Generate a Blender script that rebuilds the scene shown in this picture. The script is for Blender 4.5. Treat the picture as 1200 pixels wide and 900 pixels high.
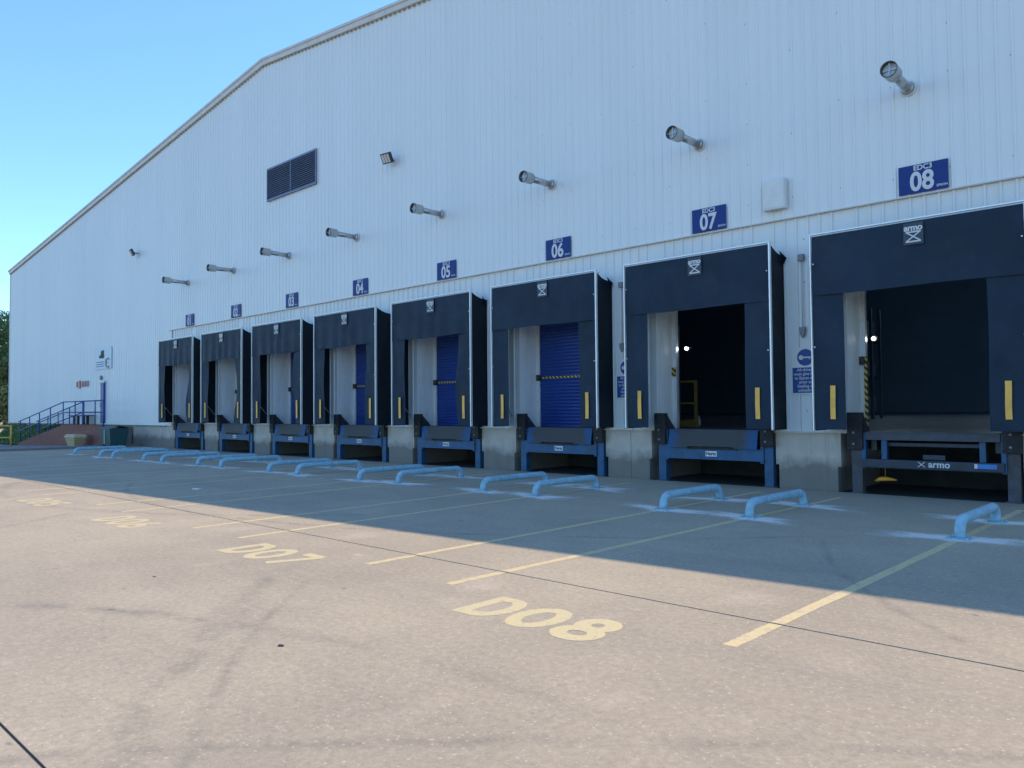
import bpy, bmesh, math, random
from mathutils import Vector, Matrix
random.seed(7)
scene = bpy.context.scene
for o in list(bpy.data.objects): bpy.data.objects.remove(o)

# ------------------------------------------------------------------ camera
cam_d = bpy.data.cameras.new('camera'); cam = bpy.data.objects.new('camera', cam_d)
scene.collection.objects.link(cam); scene.camera = cam
cam_d.sensor_fit = 'HORIZONTAL'; cam_d.sensor_width = 36.0
cam_d.lens = 915.92 / 1200 * 36.0
cam_d.clip_start = 0.1; cam_d.clip_end = 5000
_r = Vector((0.72332947, 0.69043988, -0.00934065)); _u = Vector((0.02890801, -0.01676407, 0.99944149)); _f = Vector((-0.68989768, 0.7231955, 0.03208519))
cam.matrix_world = Matrix(((_r.x, _u.x, -_f.x, 0.0), (_r.y, _u.y, -_f.y, -15.98), (_r.z, _u.z, -_f.z, 1.729), (0, 0, 0, 1)))

# ------------------------------------------------------------------ sky and sun
SUN_DIR = Vector((0.10, 0.634, 1.0)).normalized()          # towards the sun, behind the building
elev = math.asin(SUN_DIR.z); azim = math.atan2(SUN_DIR.x, SUN_DIR.y)
world = bpy.data.worlds.new('World'); scene.world = world; world.use_nodes = True
wn = world.node_tree.nodes; wl = world.node_tree.links
sky = wn.new('ShaderNodeTexSky'); sky.sky_type = 'NISHITA'; sky.sun_disc = False
sky.sun_elevation = elev; sky.sun_rotation = azim
sky.air_density = 1.0; sky.dust_density = 0.0; sky.ozone_density = 10.0; sky.altitude = 50
bg = wn['Background']; bg.inputs['Strength'].default_value = 0.15
wb = wn.new('ShaderNodeMix'); wb.data_type = 'RGBA'; wb.blend_type = 'MULTIPLY'; wb.inputs[0].default_value = 1.0
wb.inputs[7].default_value = (1.0, 1.045, 0.97, 1)          # even white balance over the whole sky
wl.new(sky.outputs['Color'], wb.inputs[6]); wl.new(wb.outputs[2], bg.inputs['Color'])
sun_d = bpy.data.lights.new('sun', 'SUN'); sun_d.energy = 2.1; sun_d.angle = math.radians(0.5); sun_d.color = (1.0, 0.82, 0.61)
sun = bpy.data.objects.new('sun', sun_d); scene.collection.objects.link(sun)
sun.rotation_euler = (-SUN_DIR).to_track_quat('-Z', 'Y').to_euler()
vs = scene.view_settings
vs.view_transform = 'Standard'; vs.look = 'None'; vs.gamma = 1.0; vs.use_curve_mapping = False
vs.exposure = 1.04

# ------------------------------------------------------------------ helpers
COL = scene.collection
def link(name, me, mats=None, parent=None):
    o = bpy.data.objects.new(name, me); COL.objects.link(o)
    if mats is not None and not me.materials:
        for m in (mats if isinstance(mats, (list, tuple)) else [mats]): me.materials.append(m)
    if parent is not None: o.parent = parent
    return o
def tag(o, label=None, cat=None, group=None, kind=None):
    if label: o['label'] = label
    if cat: o['category'] = cat
    if group: o['group'] = group
    if kind: o['kind'] = kind
    return o
def empty(name, loc=(0, 0, 0), label=None, cat=None, group=None, kind=None, rz=0.0):
    o = bpy.data.objects.new(name, None); COL.objects.link(o); o.location = loc; o.rotation_euler = (0, 0, rz)
    o.empty_display_size = 0.2
    return tag(o, label, cat, group, kind)
class MB:
    """collects shapes into one mesh"""
    def __init__(s): s.bm = bmesh.new()
    def box(s, x0, x1, y0, y1, z0, z1, mi=0, bev=0.0):
        b = bmesh.new()
        v = [b.verts.new(c) for c in ((x0,y0,z0),(x1,y0,z0),(x1,y1,z0),(x0,y1,z0),(x0,y0,z1),(x1,y0,z1),(x1,y1,z1),(x0,y1,z1))]
        for f in ((0,3,2,1),(4,5,6,7),(0,1,5,4),(1,2,6,5),(2,3,7,6),(3,0,4,7)): b.faces.new([v[i] for i in f])
        if bev: bmesh.ops.bevel(b, geom=b.edges[:], offset=bev, segments=2, profile=0.7, affect='EDGES')
        for f in b.faces: f.material_index = mi
        return s.join(b)
    def join(s, b):
        me = bpy.data.meshes.new('t'); b.to_mesh(me); b.free(); s.bm.from_mesh(me); bpy.data.meshes.remove(me); return s
    def poly(s, pts, mi=0):
        f = s.bm.faces.new([s.bm.verts.new(p) for p in pts]); f.material_index = mi; return s
    def prism(s, pts, d, mi=0):
        """polygon extruded by vector d"""
        d = Vector(d); a = [s.bm.verts.new(p) for p in pts]; b = [s.bm.verts.new(Vector(p) + d) for p in pts]
        n = len(pts); fs = [s.bm.faces.new(a[::-1]), s.bm.faces.new(b)]
        for i in range(n): fs.append(s.bm.faces.new((a[i], a[(i+1) % n], b[(i+1) % n], b[i])))
        for f in fs: f.material_index = mi
        return s
    def tube(s, pts, r, n=12, mi=0, caps=True, smooth=True):
        pts = [Vector(p) for p in pts]; rs = r if isinstance(r, (list, tuple)) else [r] * len(pts)
        rings = []; t0 = (pts[1] - pts[0]).normalized()
        nrm = t0.orthogonal().normalized()
        for i, p in enumerate(pts):
            if i == 0: t = pts[1] - pts[0]
            elif i == len(pts) - 1: t = pts[-1] - pts[-2]
            else: t = (pts[i+1] - p).normalized() + (p - pts[i-1]).normalized()
            t.normalize(); nrm = (nrm - t * nrm.dot(t)).normalized(); bn = t.cross(nrm)
            rings.append([s.bm.verts.new(p + rs[i] * (math.cos(2*math.pi*k/n) * nrm + math.sin(2*math.pi*k/n) * bn)) for k in range(n)])
        for a, b in zip(rings, rings[1:]):
            for k in range(n):
                f = s.bm.faces.new((a[k], a[(k+1) % n], b[(k+1) % n], b[k])); f.material_index = mi; f.smooth = smooth
        if caps:
            f = s.bm.faces.new(rings[0][::-1]); f.material_index = mi
            f = s.bm.faces.new(rings[-1]); f.material_index = mi
        return s
    def grid(s, fn, nu, nv, mi=0, smooth=True):
        vs_ = [[s.bm.verts.new(fn(i / nu, j / nv)) for j in range(nv + 1)] for i in range(nu + 1)]
        for i in range(nu):
            for j in range(nv):
                f = s.bm.faces.new((vs_[i][j], vs_[i+1][j], vs_[i+1][j+1], vs_[i][j+1])); f.material_index = mi; f.smooth = smooth
        return s
    def mesh(s, name='mesh', fix=True):
        if fix: bmesh.ops.recalc_face_normals(s.bm, faces=s.bm.faces[:])
        me = bpy.data.meshes.new(name); s.bm.to_mesh(me); s.bm.free(); return me
    def build(s, name, mats, parent=None, fix=True):
        return link(name, s.mesh(name, fix), mats, parent)
def copy_tree(o, parent=None):
    c = o.copy(); COL.objects.link(c); c.parent = parent
    for ch in list(o.children): copy_tree(ch, c)
    return c

# ------------------------------------------------------------------ materials
def nd(nt, t, **kw):
    n = nt.nodes.new(t)
    for k, v in kw.items():
        if k in n.inputs: n.inputs[k].default_value = v
        else: setattr(n, k, v)
    return n
def ramp(nt, src, p0, p1, c0=(0,0,0,1), c1=(1,1,1,1)):
    r = nt.nodes.new('ShaderNodeValToRGB'); r.color_ramp.elements[0].position = p0; r.color_ramp.elements[1].position = p1
    r.color_ramp.elements[0].color = c0; r.color_ramp.elements[1].color = c1
    nt.links.new(src, r.inputs['Fac']); return r.outputs['Color']
def mixc(nt, fac, a, b, mode='MIX'):
    m = nt.nodes.new('ShaderNodeMix'); m.data_type = 'RGBA'; m.blend_type = mode
    for sck, v in ((m.inputs[0], fac), (m.inputs[6], a), (m.inputs[7], b)):
        if hasattr(v, 'is_output') or isinstance(v, bpy.types.NodeSocket): nt.links.new(v, sck)
        else: sck.default_value = v if not isinstance(v, tuple) or len(v) == 4 else (*v, 1)
    return m.outputs[2]
def base(name):
    m = bpy.data.materials.new(name); m.use_nodes = True
    nt = m.node_tree; return m, nt, nt.nodes['Principled BSDF']
def noise(nt, scale, detail=5, rough=0.6, vec=None, stretch=None):
    n = nd(nt, 'ShaderNodeTexNoise', Scale=scale, Detail=detail, Roughness=rough)
    if vec is None:
        tc = nt.nodes.new('ShaderNodeTexCoord'); vec = tc.outputs['Object']
    if stretch:
        mp = nt.nodes.new('ShaderNodeMapping'); mp.inputs['Scale'].default_value = stretch; nt.links.new(vec, mp.inputs['Vector']); vec = mp.outputs['Vector']
    nt.links.new(vec, n.inputs['Vector']); return n.outputs['Fac']
def geo_pos(nt):
    return nt.nodes.new('ShaderNodeNewGeometry').outputs['Position']
def bump(nt, bs, h, strength=0.2, dist=0.01):
    b = nd(nt, 'ShaderNodeBump', Strength=strength, Distance=dist); nt.links.new(h, b.inputs['Height']); nt.links.new(b.outputs['Normal'], bs.inputs['Normal'])
def mk(name, col, rough=0.6, metal=0.0, var=0.12, scale=4.0, dirt=None, dirt_amt=0.4, dscale=2.0, bmp=0.0, bscale=60.0, spec=0.5, stretch=None):
    m, nt, bs = base(name)
    pos = geo_pos(nt)
    f = noise(nt, scale, vec=pos, stretch=stretch)
    lo = tuple(c * (1 - var) for c in col); hi = tuple(min(1, c * (1 + var)) for c in col)
    c = mixc(nt, ramp(nt, f, 0.3, 0.7), (*lo, 1), (*hi, 1))
    if dirt:
        g = noise(nt, dscale, 7, 0.7, vec=pos, stretch=stretch)
        dm = ramp(nt, g, 0.48, 0.72, (0,0,0,1), (dirt_amt,)*3 + (1,))
        c = mixc(nt, dm, c, (*dirt, 1))
    nt.links.new(c, bs.inputs['Base Color'])
    r = ramp(nt, noise(nt, scale*3, vec=pos), 0.2, 0.8, (max(0,rough-0.08),)*3+(1,), (min(1,rough+0.08),)*3+(1,))
    nt.links.new(r, bs.inputs['Roughness'])
    bs.inputs['Metallic'].default_value = metal; bs.inputs['Specular IOR Level'].default_value = spec
    if bmp: bump(nt, bs, noise(nt, bscale, vec=pos), bmp)
    return m
def mk_cladding():
    m, nt, bs = base('white_cladding'); pos = geo_pos(nt)
    oi = nt.nodes.new('ShaderNodeObjectInfo')
    c = mixc(nt, ramp(nt, oi.outputs['Random'], 0, 1), (0.715, 0.75, 0.75, 1), (0.745, 0.775, 0.775, 1))
    st = noise(nt, 1.0, 6, 0.65, vec=pos, stretch=(7.0, 7.0, 0.16))       # run-off streaks
    c = mixc(nt, ramp(nt, st, 0.5, 0.85, (0,0,0,1), (0.10,0.10,0.10,1)), c, (0.46, 0.45, 0.41, 1))
    bl = noise(nt, 0.35, 4, 0.6, vec=pos)
    c = mixc(nt, ramp(nt, bl, 0.42, 0.75, (0,0,0,1), (0.12,0.12,0.12,1)), c, (0.56, 0.57, 0.58, 1))
    nt.links.new(c, bs.inputs['Base Color']); bs.inputs['Roughness'].default_value = 0.42
    bump(nt, bs, noise(nt, 1.6, 3, vec=pos, stretch=(1, 1, 0.4)), 0.12, 0.03)
    return m
def math_n(nt, op, a, b=None, c=None, clamp=False):
    n = nt.nodes.new('ShaderNodeMath'); n.operation = op; n.use_clamp = clamp
    for i, v in enumerate((a, b, c)):
        if v is None: continue
        if isinstance(v, bpy.types.NodeSocket): nt.links.new(v, n.inputs[i])
        else: n.inputs[i].default_value = v
    return n.outputs[0]
def mk_concrete_yard():
    m, nt, bs = base('yard_concrete'); pos = geo_pos(nt)
    big = noise(nt, 0.22, 5, 0.6, vec=pos)
    mid = noise(nt, 1.4, 6, 0.65, vec=pos)
    c = mixc(nt, ramp(nt, big, 0.36, 0.66), (0.395, 0.330, 0.245, 1), (0.485, 0.405, 0.295, 1))
    c = mixc(nt, ramp(nt, mid, 0.45, 0.8, (0,0,0,1), (0.55,0.55,0.55,1)), c, (0.335, 0.285, 0.22, 1))
    pk = noise(nt, 0.6, 4, 0.55, vec=pos, stretch=(1.6, 1, 1))
    c = mixc(nt, ramp(nt, pk, 0.60, 0.74, (0,0,0,1), (0.5,0.5,0.5,1)), c, (0.58, 0.475, 0.365, 1))
    # traffic film in broad sweeps along the bays
    sw = noise(nt, 0.5, 5, 0.6, vec=pos, stretch=(0.35, 1.5, 1))
    c = mixc(nt, ramp(nt, sw, 0.5, 0.75, (0,0,0,1), (0.45,0.45,0.45,1)), c, (0.285, 0.25, 0.20, 1))
    # tyre scrubs: arcs of rubber
    sx = nt.nodes.new('ShaderNodeSeparateXYZ'); nt.links.new(pos, sx.inputs[0])
    wob = noise(nt, 0.8, 3, 0.5, vec=pos)
    tot = None
    arcs = [(1.7, -4.0, 12.0, 0.17, -11.0, -1), (2.3, -3.6, 12.3, 0.07, -11.3, -1), (2.9, -3.9, 12.75, 0.10, -11.9, -1), (32.9, -49.2, 60.0, 0.06, -11.2, -1), (-24.5, -20.6, 13.2, 0.12, -10.9, -1), (4.0, -3.0, 8.6, 0.08, -5.5, -1),
            (-3.0, -22.0, 9.6, 0.14, -12.0, -1), (5.5, -22.0, 12.3, 0.10, -10.5, -1), (-18.0, -2.0, 9.5, 0.16, -7.0, -1), (6.2, -14.6, 6.9, 0.07, -8.6, -1), (6.2, -14.6, 7.25, 0.06, -8.6, -1), (-14.0, 3.0, 13.0, 0.10, -5.0, -1)]
    for cx, cy, R_, w, ylim, sg in arcs:
        dx = math_n(nt, 'SUBTRACT', sx.outputs['X'], cx); dy = math_n(nt, 'SUBTRACT', sx.outputs['Y'], cy)
        d = math_n(nt, 'SQRT', math_n(nt, 'ADD', math_n(nt, 'MULTIPLY', dx, dx), math_n(nt, 'MULTIPLY', dy, dy)))
        d = math_n(nt, 'ADD', d, math_n(nt, 'MULTIPLY', math_n(nt, 'SUBTRACT', wob, 0.5), 0.22))
        a = math_n(nt, 'ABSOLUTE', math_n(nt, 'SUBTRACT', d, R_))
        k = math_n(nt, 'SUBTRACT', 1.0, math_n(nt, 'DIVIDE', a, w), clamp=True)
        k = math_n(nt, 'MULTIPLY', k, math_n(nt, 'MULTIPLY', math_n(nt, 'SUBTRACT', ylim, sx.outputs['Y']), 1.2, clamp=True))
        tot = k if tot is None else math_n(nt, 'MAXIMUM', tot, k)
    brk = ramp(nt, noise(nt, 2.2, 5, 0.7, vec=pos), 0.38, 0.66)
    tot = math_n(nt, 'MULTIPLY', math_n(nt, 'MULTIPLY', tot, brk), 0.42)
    c = mixc(nt, tot, c, (0.10, 0.10, 0.10, 1))
    # exposed aggregate
    v = nd(nt, 'ShaderNodeTexVoronoi', Scale=26.0); nt.links.new(pos, v.inputs['Vector'])
    c = mixc(nt, ramp(nt, v.outputs['Distance'], 0.12, 0.30, (0.7,0.7,0.7,1), (0,0,0,1)), c, mixc(nt, v.outputs['Color'], (0.20, 0.185, 0.16, 1), (0.72, 0.63, 0.52, 1)))
    gr_ = noise(nt, 17, 6, 0.85, vec=pos)
    c = mixc(nt, 0.8, c, ramp(nt, gr_, 0.32, 0.68, (0.72,0.72,0.73,1), (1.22,1.21,1.19,1)), 'MULTIPLY')
    fine = noise(nt, 120, 3, 0.8, vec=pos)
    c = mixc(nt, 0.55, c, ramp(nt, fine, 0.25, 0.75, (0.62,0.62,0.62,1), (1.25,1.25,1.25,1)), 'MULTIPLY')
    spot = noise(nt, 5.5, 2, 0.5, vec=pos)
    c = mixc(nt, ramp(nt, spot, 0.725, 0.78, (0,0,0,1), (0.6,0.6,0.6,1)), c, (0.09, 0.088, 0.085, 1))
    nt.links.new(c, bs.inputs['Base Color']); bs.inputs['Roughness'].default_value = 0.82; bs.inputs['Specular IOR Level'].default_value = 0.3
    bump(nt, bs, noise(nt, 55, 5, 0.75, vec=pos), 0.35, 0.01)
    return m
def mk_pier():
    m, nt, bs = base('dock_wall_concrete'); pos = geo_pos(nt)
    c = mixc(nt, ramp(nt, noise(nt, 2.5, 6, 0.65, vec=pos), 0.3, 0.7), (0.45, 0.40, 0.345, 1), (0.57, 0.505, 0.435, 1))
    sx = nt.nodes.new('ShaderNodeSeparateXYZ'); nt.links.new(pos, sx.inputs[0])
    n = noise(nt, 1.1, 9, 0.72, vec=pos)
    h = math_n(nt, 'ADD', sx.outputs['Z'], math_n(nt, 'MULTIPLY', n, -0.85))      # damp tide mark of irregular height
    c = mixc(nt, ramp(nt, h, -0.32, 0.26, (0.72,)*3+(1,), (0,0,0,1)), c, (0.10, 0.095, 0.085, 1))
    st = noise(nt, 1.0, 5, 0.6, vec=pos, stretch=(9, 9, 0.5))
    c = mixc(nt, ramp(nt, st, 0.55, 0.75, (0,0,0,1), (0.5,)*3+(1,)), c, (0.17, 0.165, 0.155, 1))
    nt.links.new(c, bs.inputs['Base Color']); bs.inputs['Roughness'].default_value = 0.85
    bump(nt, bs, noise(nt, 25, 6, 0.7, vec=pos), 0.4, 0.01)
    return m
def mk_worn_paint(name, col, under=(0.42, 0.39, 0.35), wear=0.56, scale=9):
    m, nt, bs = base(name); pos = geo_pos(nt)
    w = ramp(nt, noise(nt, scale, 8, 0.75, vec=pos), wear, wear + 0.12)
    f = noise(nt, 60, 3, 0.7, vec=pos)
    c0 = mixc(nt, ramp(nt, f, 0.3, 0.7), (*[x*0.85 for x in col], 1), (*[min(1, x*1.1) for x in col], 1))
    c = mixc(nt, w, c0, (*under, 1)); nt.links.new(c, bs.inputs['Base Color']); bs.inputs['Roughness'].default_value = 0.75
    bump(nt, bs, f, 0.3, 0.005)
    return m
def mk_hazard():
    m, nt, bs = base('hazard_stripes'); tc = nt.nodes.new('ShaderNodeTexCoord')
    sx = nt.nodes.new('ShaderNodeSeparateXYZ'); nt.links.new(tc.outputs['Object'], sx.inputs[0])
    s_ = math_n(nt, 'ADD', sx.outputs['X'], sx.outputs['Z'])
    w = math_n(nt, 'FRACT', math_n(nt, 'MULTIPLY', s_, 7.5)); g = math_n(nt, 'GREATER_THAN', w, 0.5)
    c = mixc(nt, g, (0.03, 0.03, 0.032, 1), (0.62, 0.44, 0.08, 1)); nt.links.new(c, bs.inputs['Base Color']); bs.inputs['Roughness'].default_value = 0.5
    return m
def mk_dust():
    m, nt, bs = base('pale_drilling_dust'); pos = geo_pos(nt)
    at = nt.nodes.new('ShaderNodeAttribute'); at.attribute_name = 'fade'
    n1 = noise(nt, 5, 8, 0.8, vec=pos, stretch=(0.6, 1.8, 1)); n2 = noise(nt, 26, 5, 0.8, vec=pos)
    a = math_n(nt, 'ADD', at.outputs['Fac'], math_n(nt, 'ADD', math_n(nt, 'MULTIPLY', math_n(nt, 'SUBTRACT', n1, 0.5), 1.1), math_n(nt, 'MULTIPLY', math_n(nt, 'SUBTRACT', n2, 0.5), 0.9)))
    sh = ramp(nt, a, 0.30, 0.62); edge = math_n(nt, 'MULTIPLY', at.outputs['Fac'], 4.0, clamp=True)
    a = math_n(nt, 'MULTIPLY', math_n(nt, 'MULTIPLY', sh, edge), math_n(nt, 'ADD', 0.35, math_n(nt, 'MULTIPLY', at.outputs['Fac'], 0.6)), clamp=True)
    bs.inputs['Base Color'].default_value = (0.90, 0.86, 0.78, 1); bs.inputs['Roughness'].default_value = 0.95; bs.inputs['Specular IOR Level'].default_value = 0.1
    nt.links.new(a, bs.inputs['Alpha']); return m
def mk_lip():
    m, nt, bs = base('leveller_lip_paint'); tc = nt.nodes.new('ShaderNodeTexCoord'); pos = geo_pos(nt)
    sx = nt.nodes.new('ShaderNodeSeparateXYZ'); nt.links.new(tc.outputs['Object'], sx.inputs[0])
    a = math_n(nt, 'ABSOLUTE', sx.outputs['X'])
    a = math_n(nt, 'ADD', a, math_n(nt, 'MULTIPLY', math_n(nt, 'SUBTRACT', noise(nt, 5, 6, 0.7, vec=pos), 0.5), 0.9))
    c = mixc(nt, ramp(nt, a, 0.78, 1.08), (0.055, 0.055, 0.058, 1), (0.014, 0.085, 0.22, 1))
    nt.links.new(c, bs.inputs['Base Color']); bs.inputs['Roughness'].default_value = 0.6; bs.inputs['Metallic'].default_value = 0.2
    return m
def mk_brick():
    m, nt, bs = base('red_brick'); tc = nt.nodes.new('ShaderNodeTexCoord')
    mp = nt.nodes.new('ShaderNodeMapping'); mp.inputs['Rotation'].default_value = (math.radians(90), 0, 0); nt.links.new(tc.outputs['Object'], mp.inputs['Vector'])
    b = nt.nodes.new('ShaderNodeTexBrick'); b.inputs['Color1'].default_value = (0.30, 0.10, 0.07, 1); b.inputs['Color2'].default_value = (0.21, 0.07, 0.05, 1); b.inputs['Mortar'].default_value = (0.25, 0.2, 0.17, 1)
    b.inputs['Scale'].default_value = 1.0; b.inputs['Brick Width'].default_value = 0.225; b.inputs['Row Height'].default_value = 0.075; b.inputs['Mortar Size'].default_value = 0.006
    nt.links.new(mp.outputs['Vector'], b.inputs['Vector']); nt.links.new(b.outputs['Color'], bs.inputs['Base Color']); bs.inputs['Roughness'].default_value = 0.9
    return m
def mk_emit(name, col, s):
    m, nt, bs = base(name); bs.inputs['Emission Color'].default_value = (*col, 1); bs.inputs['Emission Strength'].default_value = s; bs.inputs['Base Color'].default_value = (0.8, 0.8, 0.8, 1); return m
M = {}
M['clad'] = mk_cladding()
M['trim'] = mk('verge_trim_grey_white', (0.60, 0.585, 0.555), 0.45, var=0.06, scale=1.5, dirt=(0.36, 0.34, 0.3), dirt_amt=0.35)
M['white'] = mk('white_lining', (0.84, 0.86, 0.84), 0.5, var=0.04, scale=2, dirt=(0.5, 0.46, 0.38), dirt_amt=0.35, dscale=1.2, stretch=(3, 3, 0.6))
M['closure'] = mk('foam_closure', (0.30, 0.25, 0.18), 0.9)
M['screw'] = mk('fixing_steel', (0.28, 0.28, 0.28), 0.5, 0.4)
M['yard'] = mk_concrete_yard()
M['joint'] = mk('joint_filler', (0.085, 0.078, 0.07), 0.9)
M['pier'] = mk_pier()
M['yellow_paint'] = mk_worn_paint('yellow_line_paint', (0.66, 0.52, 0.27), wear=0.51)
M['yellow_paint2'] = mk_worn_paint('yellow_letter_paint', (0.62, 0.51, 0.28), wear=0.53, scale=14)
M['dust'] = mk_dust()
M['pvc'] = mk('black_curtain_fabric', (0.0105, 0.027, 0.050), 0.6, var=0.2, scale=1.2, dirt=(0.028, 0.045, 0.066), dirt_amt=0.55, dscale=1.1, bmp=0.15, bscale=9, spec=0.25)
M['pvc2'] = mk('black_side_fabric', (0.006, 0.012, 0.02), 0.6, var=0.2, scale=1.2, bmp=0.2, bscale=7, spec=0.25)
def mk_translucent():
    m, nt, bs = base('translucent_roof_sheet'); tr = nt.nodes.new('ShaderNodeBsdfTranslucent'); tr.inputs['Color'].default_value = (0.97, 0.97, 0.98, 1)
    bs.inputs['Base Color'].default_value = (0.6, 0.61, 0.62, 1); bs.inputs['Roughness'].default_value = 0.6
    mx = nt.nodes.new('ShaderNodeMixShader'); mx.inputs[0].default_value = 0.95
    nt.links.new(bs.outputs[0], mx.inputs[1]); nt.links.new(tr.outputs[0], mx.inputs[2]); nt.links.new(mx.outputs[0], nt.nodes['Material Output'].inputs['Surface']); return m
M['roof_sheet'] = mk_translucent()
M['alu'] = mk('aluminium_edge', (0.74, 0.75, 0.76), 0.35, 0.5, var=0.05, scale=6)
M['marker'] = mk('yellow_marker_strip', (0.97, 0.50, 0.085), 0.5, var=0.08, scale=10, dirt=(0.3, 0.2, 0.08), dirt_amt=0.4)
M['logo_plate'] = mk('dark_badge', (0.018, 0.034, 0.056), 0.35, var=0.1)
M['white_print'] = mk('white_print', (0.62, 0.63, 0.64), 0.5, var=0.05)
M['sign_blue'] = mk('sign_blue', (0.012, 0.042, 0.20), 0.5, var=0.06, scale=2, spec=0.25)
M['key_blue'] = mk('mandatory_blue', (0.010, 0.065, 0.27), 0.5, var=0.06)
M['sign_white'] = mk('sign_white', (0.72, 0.73, 0.73), 0.4, var=0.04, dirt=(0.45, 0.44, 0.4), dirt_amt=0.3)
M['door_blue'] = mk('roller_door_blue', (0.012, 0.048, 0.24), 0.4, var=0.12, scale=1.5)
M['lev_blue'] = mk('leveller_blue', (0.018, 0.095, 0.21), 0.5, 0.1, var=0.2, scale=5, dirt=(0.05, 0.05, 0.055), dirt_amt=0.75, dscale=3.5)
M['lev_dark'] = mk('leveller_steel', (0.055, 0.065, 0.085), 0.5, 0.4, var=0.2, scale=5, dirt=(0.14, 0.10, 0.07), dirt_amt=0.3)
M['lev_grey'] = mk('leveller_bar_grey', (0.032, 0.042, 0.065), 0.45, 0.3, var=0.15, scale=5)
M['rust_post'] = mk('rusty_dark_post', (0.08, 0.085, 0.10), 0.7, 0.2, var=0.3, scale=7, dirt=(0.10, 0.055, 0.035), dirt_amt=0.8, dscale=4)
M['lip'] = mk_lip()
M['pit_shade'] = mk('pit_shade_concrete', (0.035, 0.035, 0.036), 0.9, var=0.3, scale=2)  # shade of the pit put into the colour of its concrete
M['rubber'] = mk('black_rubber', (0.018, 0.018, 0.020), 0.75, var=0.25, scale=8, dirt=(0.07, 0.068, 0.065), dirt_amt=0.5, dscale=5, bmp=0.3)
M['bolt'] = mk('galvanised_bolt', (0.55, 0.56, 0.57), 0.4, 0.8)
M['alu_dull'] = mk('dull_zinc', (0.22, 0.23, 0.24), 0.6, 0.5)
M['hazard'] = mk_hazard()
M['hoop'] = mk('light_blue_powder_coat', (0.30, 0.50, 0.60), 0.55, var=0.12, scale=5, dirt=(0.14, 0.22, 0.28), dirt_amt=0.6, dscale=9)
M['steel'] = mk('stainless_flue', (0.50, 0.50, 0.49), 0.32, 0.85, var=0.12, scale=8, dirt=(0.25, 0.24, 0.22), dirt_amt=0.5)
M['flue_sheen'] = mk('flue_inside', (0.52, 0.58, 0.60), 0.3, 0.0, var=0.25, scale=14)  # pale sky reflection painted into the colour of the end cap
M['flue_rim'] = mk('flue_rim', (0.10, 0.10, 0.10), 0.4, 0.6)
M['louvre'] = mk('louvre_slate_blue', (0.16, 0.20, 0.30), 0.5, 0.2, var=0.1)
M['lamp_body'] = mk('floodlight_body', (0.05, 0.052, 0.055), 0.45, 0.4)
M['lens'] = mk('floodlight_lens', (0.55, 0.55, 0.53), 0.15)
M['rail_blue'] = mk('blue_handrail', (0.018, 0.07, 0.27), 0.45, var=0.1)
M['bar_yellow'] = mk('yellow_barrier', (0.62, 0.42, 0.07), 0.5, var=0.1)
M['brick'] = mk_brick()
M['paving'] = mk('pavement_slab', (0.22, 0.205, 0.19), 0.85, var=0.15, scale=1.2, dirt=(0.12, 0.115, 0.11), dirt_amt=0.5, bmp=0.3)
M['soil'] = mk('far_ground', (0.22, 0.20, 0.13), 0.95, var=0.25, scale=0.08, dirt=(0.08, 0.11, 0.04), dirt_amt=0.8, dscale=0.05)
M['sand'] = mk('pale_earth', (0.42, 0.36, 0.27), 0.95, var=0.15, scale=0.6)
M['grass'] = mk('grass_blade', (0.095, 0.145, 0.045), 0.8, var=0.35, scale=3)
M['bin_green'] = mk('bin_teal_green', (0.018, 0.075, 0.085), 0.45, var=0.12)
M['plank'] = mk('pale_timber', (0.52, 0.39, 0.22), 0.75, var=0.15, scale=6, stretch=(1, 8, 8))
M['dark_wood'] = mk('dark_stained_timber', (0.035, 0.035, 0.045), 0.7, var=0.2, scale=6)
M['red'] = mk('red_sign', (0.28, 0.02, 0.04), 0.4)
M['box_white'] = mk('white_enclosure', (0.70, 0.71, 0.70), 0.4, var=0.04, dirt=(0.35, 0.28, 0.18), dirt_amt=0.35)
M['grey_plastic'] = mk('grey_plastic', (0.22, 0.23, 0.24), 0.5)
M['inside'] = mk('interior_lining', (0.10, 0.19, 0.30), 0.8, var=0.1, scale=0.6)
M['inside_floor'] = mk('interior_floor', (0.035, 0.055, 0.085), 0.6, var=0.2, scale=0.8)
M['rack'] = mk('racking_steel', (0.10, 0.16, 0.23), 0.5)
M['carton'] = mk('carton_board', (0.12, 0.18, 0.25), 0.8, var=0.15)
M['cage_yellow'] = mk('gate_yellow', (0.26, 0.17, 0.035), 0.5, var=0.15)
M['lamp_white'] = mk_emit('lit_lamp', (0.95, 0.98, 1.0), 9.0)
M['tube_white'] = mk_emit('lit_tube', (0.55, 0.78, 1.0), 80.0)
M['orange'] = mk('orange_piece', (0.75, 0.34, 0.03), 0.5)
M['bark'] = mk('bark', (0.10, 0.08, 0.06), 0.9, var=0.3, scale=3)
def mk_leaf(name, col):
    m, nt, bs = base(name); pos = geo_pos(nt)
    oi = noise(nt, 0.9, 4, 0.6, vec=pos); c = mixc(nt, ramp(nt, oi, 0.3, 0.7), (*[x*0.65 for x in col], 1), (*[x*1.35 for x in col], 1))
    nt.links.new(c, bs.inputs['Base Color']); bs.inputs['Roughness'].default_value = 0.65
    bs.inputs['Subsurface Weight'].default_value = 0.0
    return m
M['leaf'] = mk_leaf('leaf_green', (0.075, 0.15, 0.05)); M['leaf2'] = mk_leaf('hedge_green', (0.11, 0.15, 0.06))

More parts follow.
